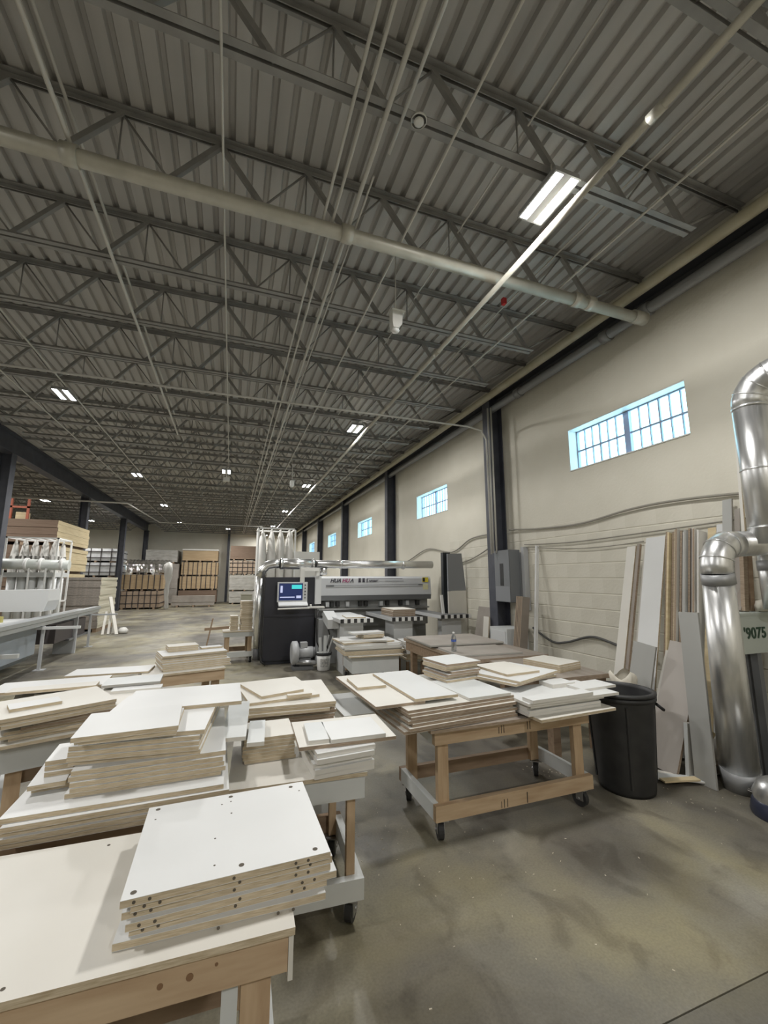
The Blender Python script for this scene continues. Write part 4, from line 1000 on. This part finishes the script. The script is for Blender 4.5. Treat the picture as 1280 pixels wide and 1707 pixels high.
# floor scraps
for i, (x, y, w, d, r, z, kd, lab) in enumerate(((3.42, 2.74, .40, .09, -52, .004, 'c', 'long pale sliver on the floor beside the bin'), (3.43, 2.62, .38, .10, -32, .018, 'gw', 'pale cardboard strip fanned over the long sliver'),
        (3.40, 2.56, .30, .06, -14, .032, 'tan', 'thin yellowish scrap nearest the open floor'),
        (3.78, 2.66, .36, .09, 30, .006, 'br', 'brown strip lowest among the scraps by the grey plank'), (3.80, 2.58, .34, .08, -8, .022, 's', 'taupe strip crossing the brown scrap strip'),
        (3.84, 2.70, .34, .08, 12, .038, 'pk', 'pinkish strip in the scrap heap'), (3.80, 2.62, .30, .06, 40, .054, 'br', 'upper brown strip in the scrap heap'),
        (3.84, 2.64, .28, .10, -25, .070, 'c', 'cream offcut on top of the scrap heap'), (3.92, 2.60, .26, .10, 5, .086, 'br', 'short brown piece crowning the scrap heap'))):
    o = link('floor_scrap', board_mesh(w, d, .012, kd), None, (x, y, z), (0, 0, rad(r))); tag(o, lab, 'scrap', 'floor scraps')
tag(MB().bar((3.64, 2.60, .10), (3.82, 2.55, .34), .045, .025).build('scrap_stick', TANPLY), 'split yellowish stick slanting up from the floor scraps', 'stick')

# dust machine with stencilled number
DM = thing('dust_machine', 'pale green grey dust machine with stencilled number behind the silver ducts', 'machine', (3.72, 2.2, 0))
MB().box(0, .74, .0, .15, 1.02, 1.31).build('housing', mat('pale_green_grey', (.45, .49, .45), .5), DM)
MB().box(-.008, .748, -.01, .158, 1.31, 1.325).build('lid', mat('pale_green_grey', (.45, .49, .45), .5), DM)
for (x, y) in ((.22, .02), (.67, .02), (.22, .09), (.67, .09)): MB().box(x, x+.05, y, y+.05, 0, 1.02).build('leg', MACHD, DM)
text('stencil_number', "'9075", .118, GREENINK, (.055, -.0035, 1.135), (PI/2, 0, 0), DM, bold=.0025, space=1.06)
tag(MB().bar((4.40, 2.12, .02), (4.16, 2.14, .98), .07, .07).build('white_hose', WHITE), 'white pipe slanting under the dust machine', 'pipe')
tag(MB().tube([(4.10, 2.215, 1.015), (4.12, 2.07, .95), (4.12, 2.05, .8), (4.02, 2.06, .55), (4.0, 2.08, .02)], .01, 8).build('power_cable', BLACK), 'black cable looping below the dust machine', 'cable')
b = MB()
for (rr, zz_) in ((.02, 0), (.07, .01), (.085, .05), (.06, .09), (.01, .1)):
    for j in range(12):
        a = 2*PI*j/12; k_ = 1+.15*math.sin(4*a+zz_*30); b.v.append((4.14+rr*k_*math.cos(a)*.75, 2.25+rr*k_*math.sin(a)*.6, 1.326+zz_))
for i in range(4):
    for j in range(12): b.f.append([i*12+j, i*12+(j+1) % 12, (i+1)*12+(j+1) % 12, (i+1)*12+j]); b.m.append(0); b.sm.append(True)
tag(b.build('rag', PVCBAG), 'crumpled cream rag on top of the dust machine', 'rag')
for i, (xa, za, xb, zb2) in enumerate(((3.99, 1.33, 4.22, 1.66), (4.02, 1.33, 4.12, 1.98), (4.10, 1.33, 4.18, 1.98))):
    tag(MB().bar((xa, 2.345 if i == 0 else 2.31, za+.001), (xb, 2.36 if i == 0 else 2.31, zb2), .05, .03).build('loose_lath', [BROWNSHEET, CHIPB, PINED][i]), 'brown lath propped above the dust machine, %s' % ['slanting lowest', 'middle', 'rightmost'][i], 'lath', 'laths above the dust machine')

# silver ducts
def arc(p0, p1, p2, n=7):
    p0, p1, p2 = Vector(p0), Vector(p1), Vector(p2); return [((1-t)**2)*p0+2*t*(1-t)*p1+t*t*p2 for t in [i/n for i in range(n+1)]]
DU = thing('silver_duct', 'galvanised duct with tall riser, elbows and leaning drop pipe at the right', 'duct', (3.74, 2.06, 0))
L0 = Vector((3.74, 2.06, 0))
def loc(p): return tuple(Vector(p)-L0)
def dt(nm, pts, r, radii=None, m=GALV, n=28): return MB().tube([loc(p) for p in pts], r, n, radii=radii).build(nm, m, DU)
dt('riser', [(3.87, 2.0, 1.86), (3.87, 2.0, 2.97)], .115)
dt('riser_seam', [(3.87, 2.0, 2.44), (3.87, 2.0, 2.452)], .118); dt('riser_seam', [(3.87, 2.0, 1.98), (3.87, 2.0, 1.992)], .118); dt('riser_seam', [(3.87, 2.0, 2.95), (3.87, 2.0, 2.97)], .119)
dt('riser_elbow', arc((3.87, 2.0, 2.96), (3.87, 2.0, 3.19), (3.92, 1.72, 3.21)), .118)
dt('overhead_run', [(3.92, 1.74, 3.21), (4.0, .2, 3.23)], .112)
for q in (.25, .5, .75):
    P3 = arc((3.87, 2.0, 2.96), (3.87, 2.0, 3.19), (3.92, 1.72, 3.21), 40); i = int(q*40)
    dt('elbow_seam', [P3[i-1], P3[i]], .121)
dt('manifold', [(3.62, 2.12, 1.86), (4.4, 2.06, 1.90)], .098)
dt('drop_elbow', arc((3.66, 2.12, 1.86), (3.43, 2.13, 1.87), (3.44, 2.13, 1.63)), .102)
P3 = arc((3.66, 2.12, 1.86), (3.43, 2.13, 1.87), (3.44, 2.13, 1.63), 40)
for i in (8, 18, 29): dt('elbow_seam', [P3[i], P3[i+1]], .108)
dt('tape_wrap', [(3.44, 2.13, 1.64), (3.455, 2.135, 1.56)], .106, m=TAPE)
dt('drop_pipe', [(3.44, 2.13, 1.63), (3.74, 2.33, .16)], .1, radii=[.098, .128])
dt('boot', [(3.735, 2.325, .18), (3.77, 2.345, .02)], .13, radii=[.131, .12], m=TAPE)
dt('second_drop', [(4.02, 2.09, 1.84), (4.02, 2.09, 1.36)], .08); dt('second_tape', [(4.02, 2.09, 1.74), (4.02, 2.09, 1.66)], .085, m=TAPE)
b = MB()
for k in range(5): b.tube([(3.66+.012*k, 2.24+.005*k, .06+.01*k), (3.74, 2.19-.012*k, .02+.006*k), (3.84, 2.2-.008*k, .05+.012*k)], .0025, 5)
tag(b.build('wire_coil', CONDUIT), 'loose pale wires curled at the duct foot', 'wire')
hd = thing('floor_nozzle', 'rounded silver and dark blue vacuum head at the right frame edge', 'nozzle', (3.60, 2.0, 0))
MB().lathe([(.17, .0), (.175, .02), (.16, .09), (.15, .1)], n=24).build('skirt', mat('dark_blue_rubber', (.03, .035, .06), .35), hd)
MB().lathe([(.15, .1), (.155, .14), (.12, .21), (.06, .245), (.001, .25)], n=24).build('dome', GALV, hd)

# ------------------------------------------------------------------ on the window wall
el = thing('electrical_panel', 'grey electrical panel box mounted by the nearest wall column', 'electrical box', (4.20, 5.86, 1.22))
MB().box(0, .2, -.20, .20, 0, .84).build('box', ELEC, el); MB().box(-.012, 0, -.195, .195, .005, .835).build('cover', ELEC, el)
MB().box(-.016, -.012, -.04, .05, .26, .62).build('breaker_window', BLACK, el); MB().box(.2, .295, -.17, .08, .05, .8).build('mount', MACHG, el)
MB().box(-.0135, -.012, -.19, .19, .012, .25).build('lower_door', PANELG, el)
tag(MB().box(4.40, 4.49, 5.56, 5.63, 1.1, 2.1).build('wireway', MACHG), 'pale grey backing strip behind the electrical panel', 'wireway')
for i, (pts, lab, r) in enumerate((
    ([(4.44, 5.95, 2.42), (4.46, 5.2, 2.36), (4.46, 4.4, 2.34), (4.46, 3.6, 2.42), (4.46, 2.9, 2.42), (4.46, 1.8, 2.33)], 'cable sagging along the wall above the leaning boards', .014),
    ([(4.46, 5.6, 2.14), (4.46, 4.6, 2.10), (4.46, 3.5, 2.12), (4.46, 2.2, 2.16)], 'upper thin cable running level behind the leaning boards', .008),
    ([(4.46, 5.6, 2.10), (4.46, 4.4, 2.0), (4.46, 3.5, 2.02)], 'lower thin cable drooping left of the leaning boards', .006),
    ([(4.46, 5.5, .84), (4.46, 5.1, .69), (4.46, 4.8, .72), (4.46, 4.4, .84), (4.46, 4.1, .82), (4.46, 3.5, .68)], 'dark wavy cable low on the block wall', .016),
    ([(4.44, 6.35, 2.40), (4.46, 7.2, 2.38), (4.46, 8.0, 2.16), (4.46, 9.2, 2.3), (4.46, 10.5, 2.05), (4.46, 11.4, 2.1)], 'cable waving along the wall between the first columns', .014),
    ([(4.44, 6.35, 2.22), (4.46, 7.3, 1.96), (4.46, 8.4, 1.86)], 'second cable drooping toward the black post', .012))):
    P = [Vector(p) for p in pts]; fine = []
    for k in range(len(P)-1):
        p0, p1, p2, p3 = P[max(k-1, 0)], P[k], P[k+1], P[min(k+2, len(P)-1)]
        for q in range(8):
            u = q/8; fine.append(.5*((2*p1)+(p2-p0)*u+(2*p0-5*p1+4*p2-p3)*u*u+(3*p1-p0-3*p2+p3)*u**3))
    fine.append(P[-1])
    tag(MB().tube(fine, r, 8).build('wall_cable', mat('cable_dark', (.09, .09, .085), .6) if 'dark' in lab else mat('cable_grey', (.30, .285, .24), .6)), lab, 'cable', 'cables on the window wall')
tag(MB().bar((4.18, 5.18, .01), (4.46, 5.3, 2.1), .05, .03).build('white_stick', MEL), 'tall slender white stick leaning on the block wall', 'stick')
for i in range(5):
    y = 5.50-.032*i
    lean('brown board leaning under the electrical panel, %s from left' % NUM[i], y, .14, 1.32, .018, 'br', xb=4.15, ztop=1.29, face=False, dx=.17, group='brown boards under the panel')
lean('grey panel leaning on the wall behind the electrical panel', 6.7, .45, 1.1, .02, 's', xb=4.2, ztop=1.08, dx=.22)
lean('narrow cream board at the foot of the nearest column', 6.35, .16, .95, .02, 'c', xb=4.1, ztop=.94, dx=.1)
jn = thing('junction_cabinet', 'low pale junction cabinet under the electrical panel', 'cabinet', (4.16, 5.82, 0))
MB().box(-.1, .3, -.2, .25, 0, .82).build('body', MELG, jn); MB().box(-.106, -.1, -.16, .2, .4, .78).build('door', MACHL, jn); MB().tube([(-.1, 0, .5), (-.13, 0, .5), (-.13, 0, .62), (-.1, 0, .62)], .008, 6).build('handle', ZINC, jn)

# ------------------------------------------------------------------ chips scattered on the floor
sd = MB(); rnd = random.Random(3)
for k in range(170):
    cx_, cy_, sp = rnd.choice(((1.2, 2.3, .35), (.95, 2.75, .3), (2.6, 3.1, .35), (3.3, 2.4, .4), (1.6, 1.9, .8), (-1.6, 4.0, .6), (2.2, 5.2, .8), (.4, 4.4, .8)))
    x, y = rnd.gauss(cx_, sp*.5), rnd.gauss(cy_, sp*.5); l_, w_ = rnd.uniform(.002, .006), rnd.uniform(.001, .0025)
    if x > 4.3: continue
    sd.box(-l_, l_, -w_, w_, 0, .0018, M=Matrix.Translation((x, y, .0002)) @ Matrix.Rotation(rnd.uniform(0, PI), 4, 'Z'))
sdo = sd.build('wood_chips', mat('chip_pale', (.62, .56, .45), .8)); sdo['kind'] = 'stuff'; sdo['label'] = 'pale wood chips scattered on the concrete floor'; sdo['category'] = 'chips'
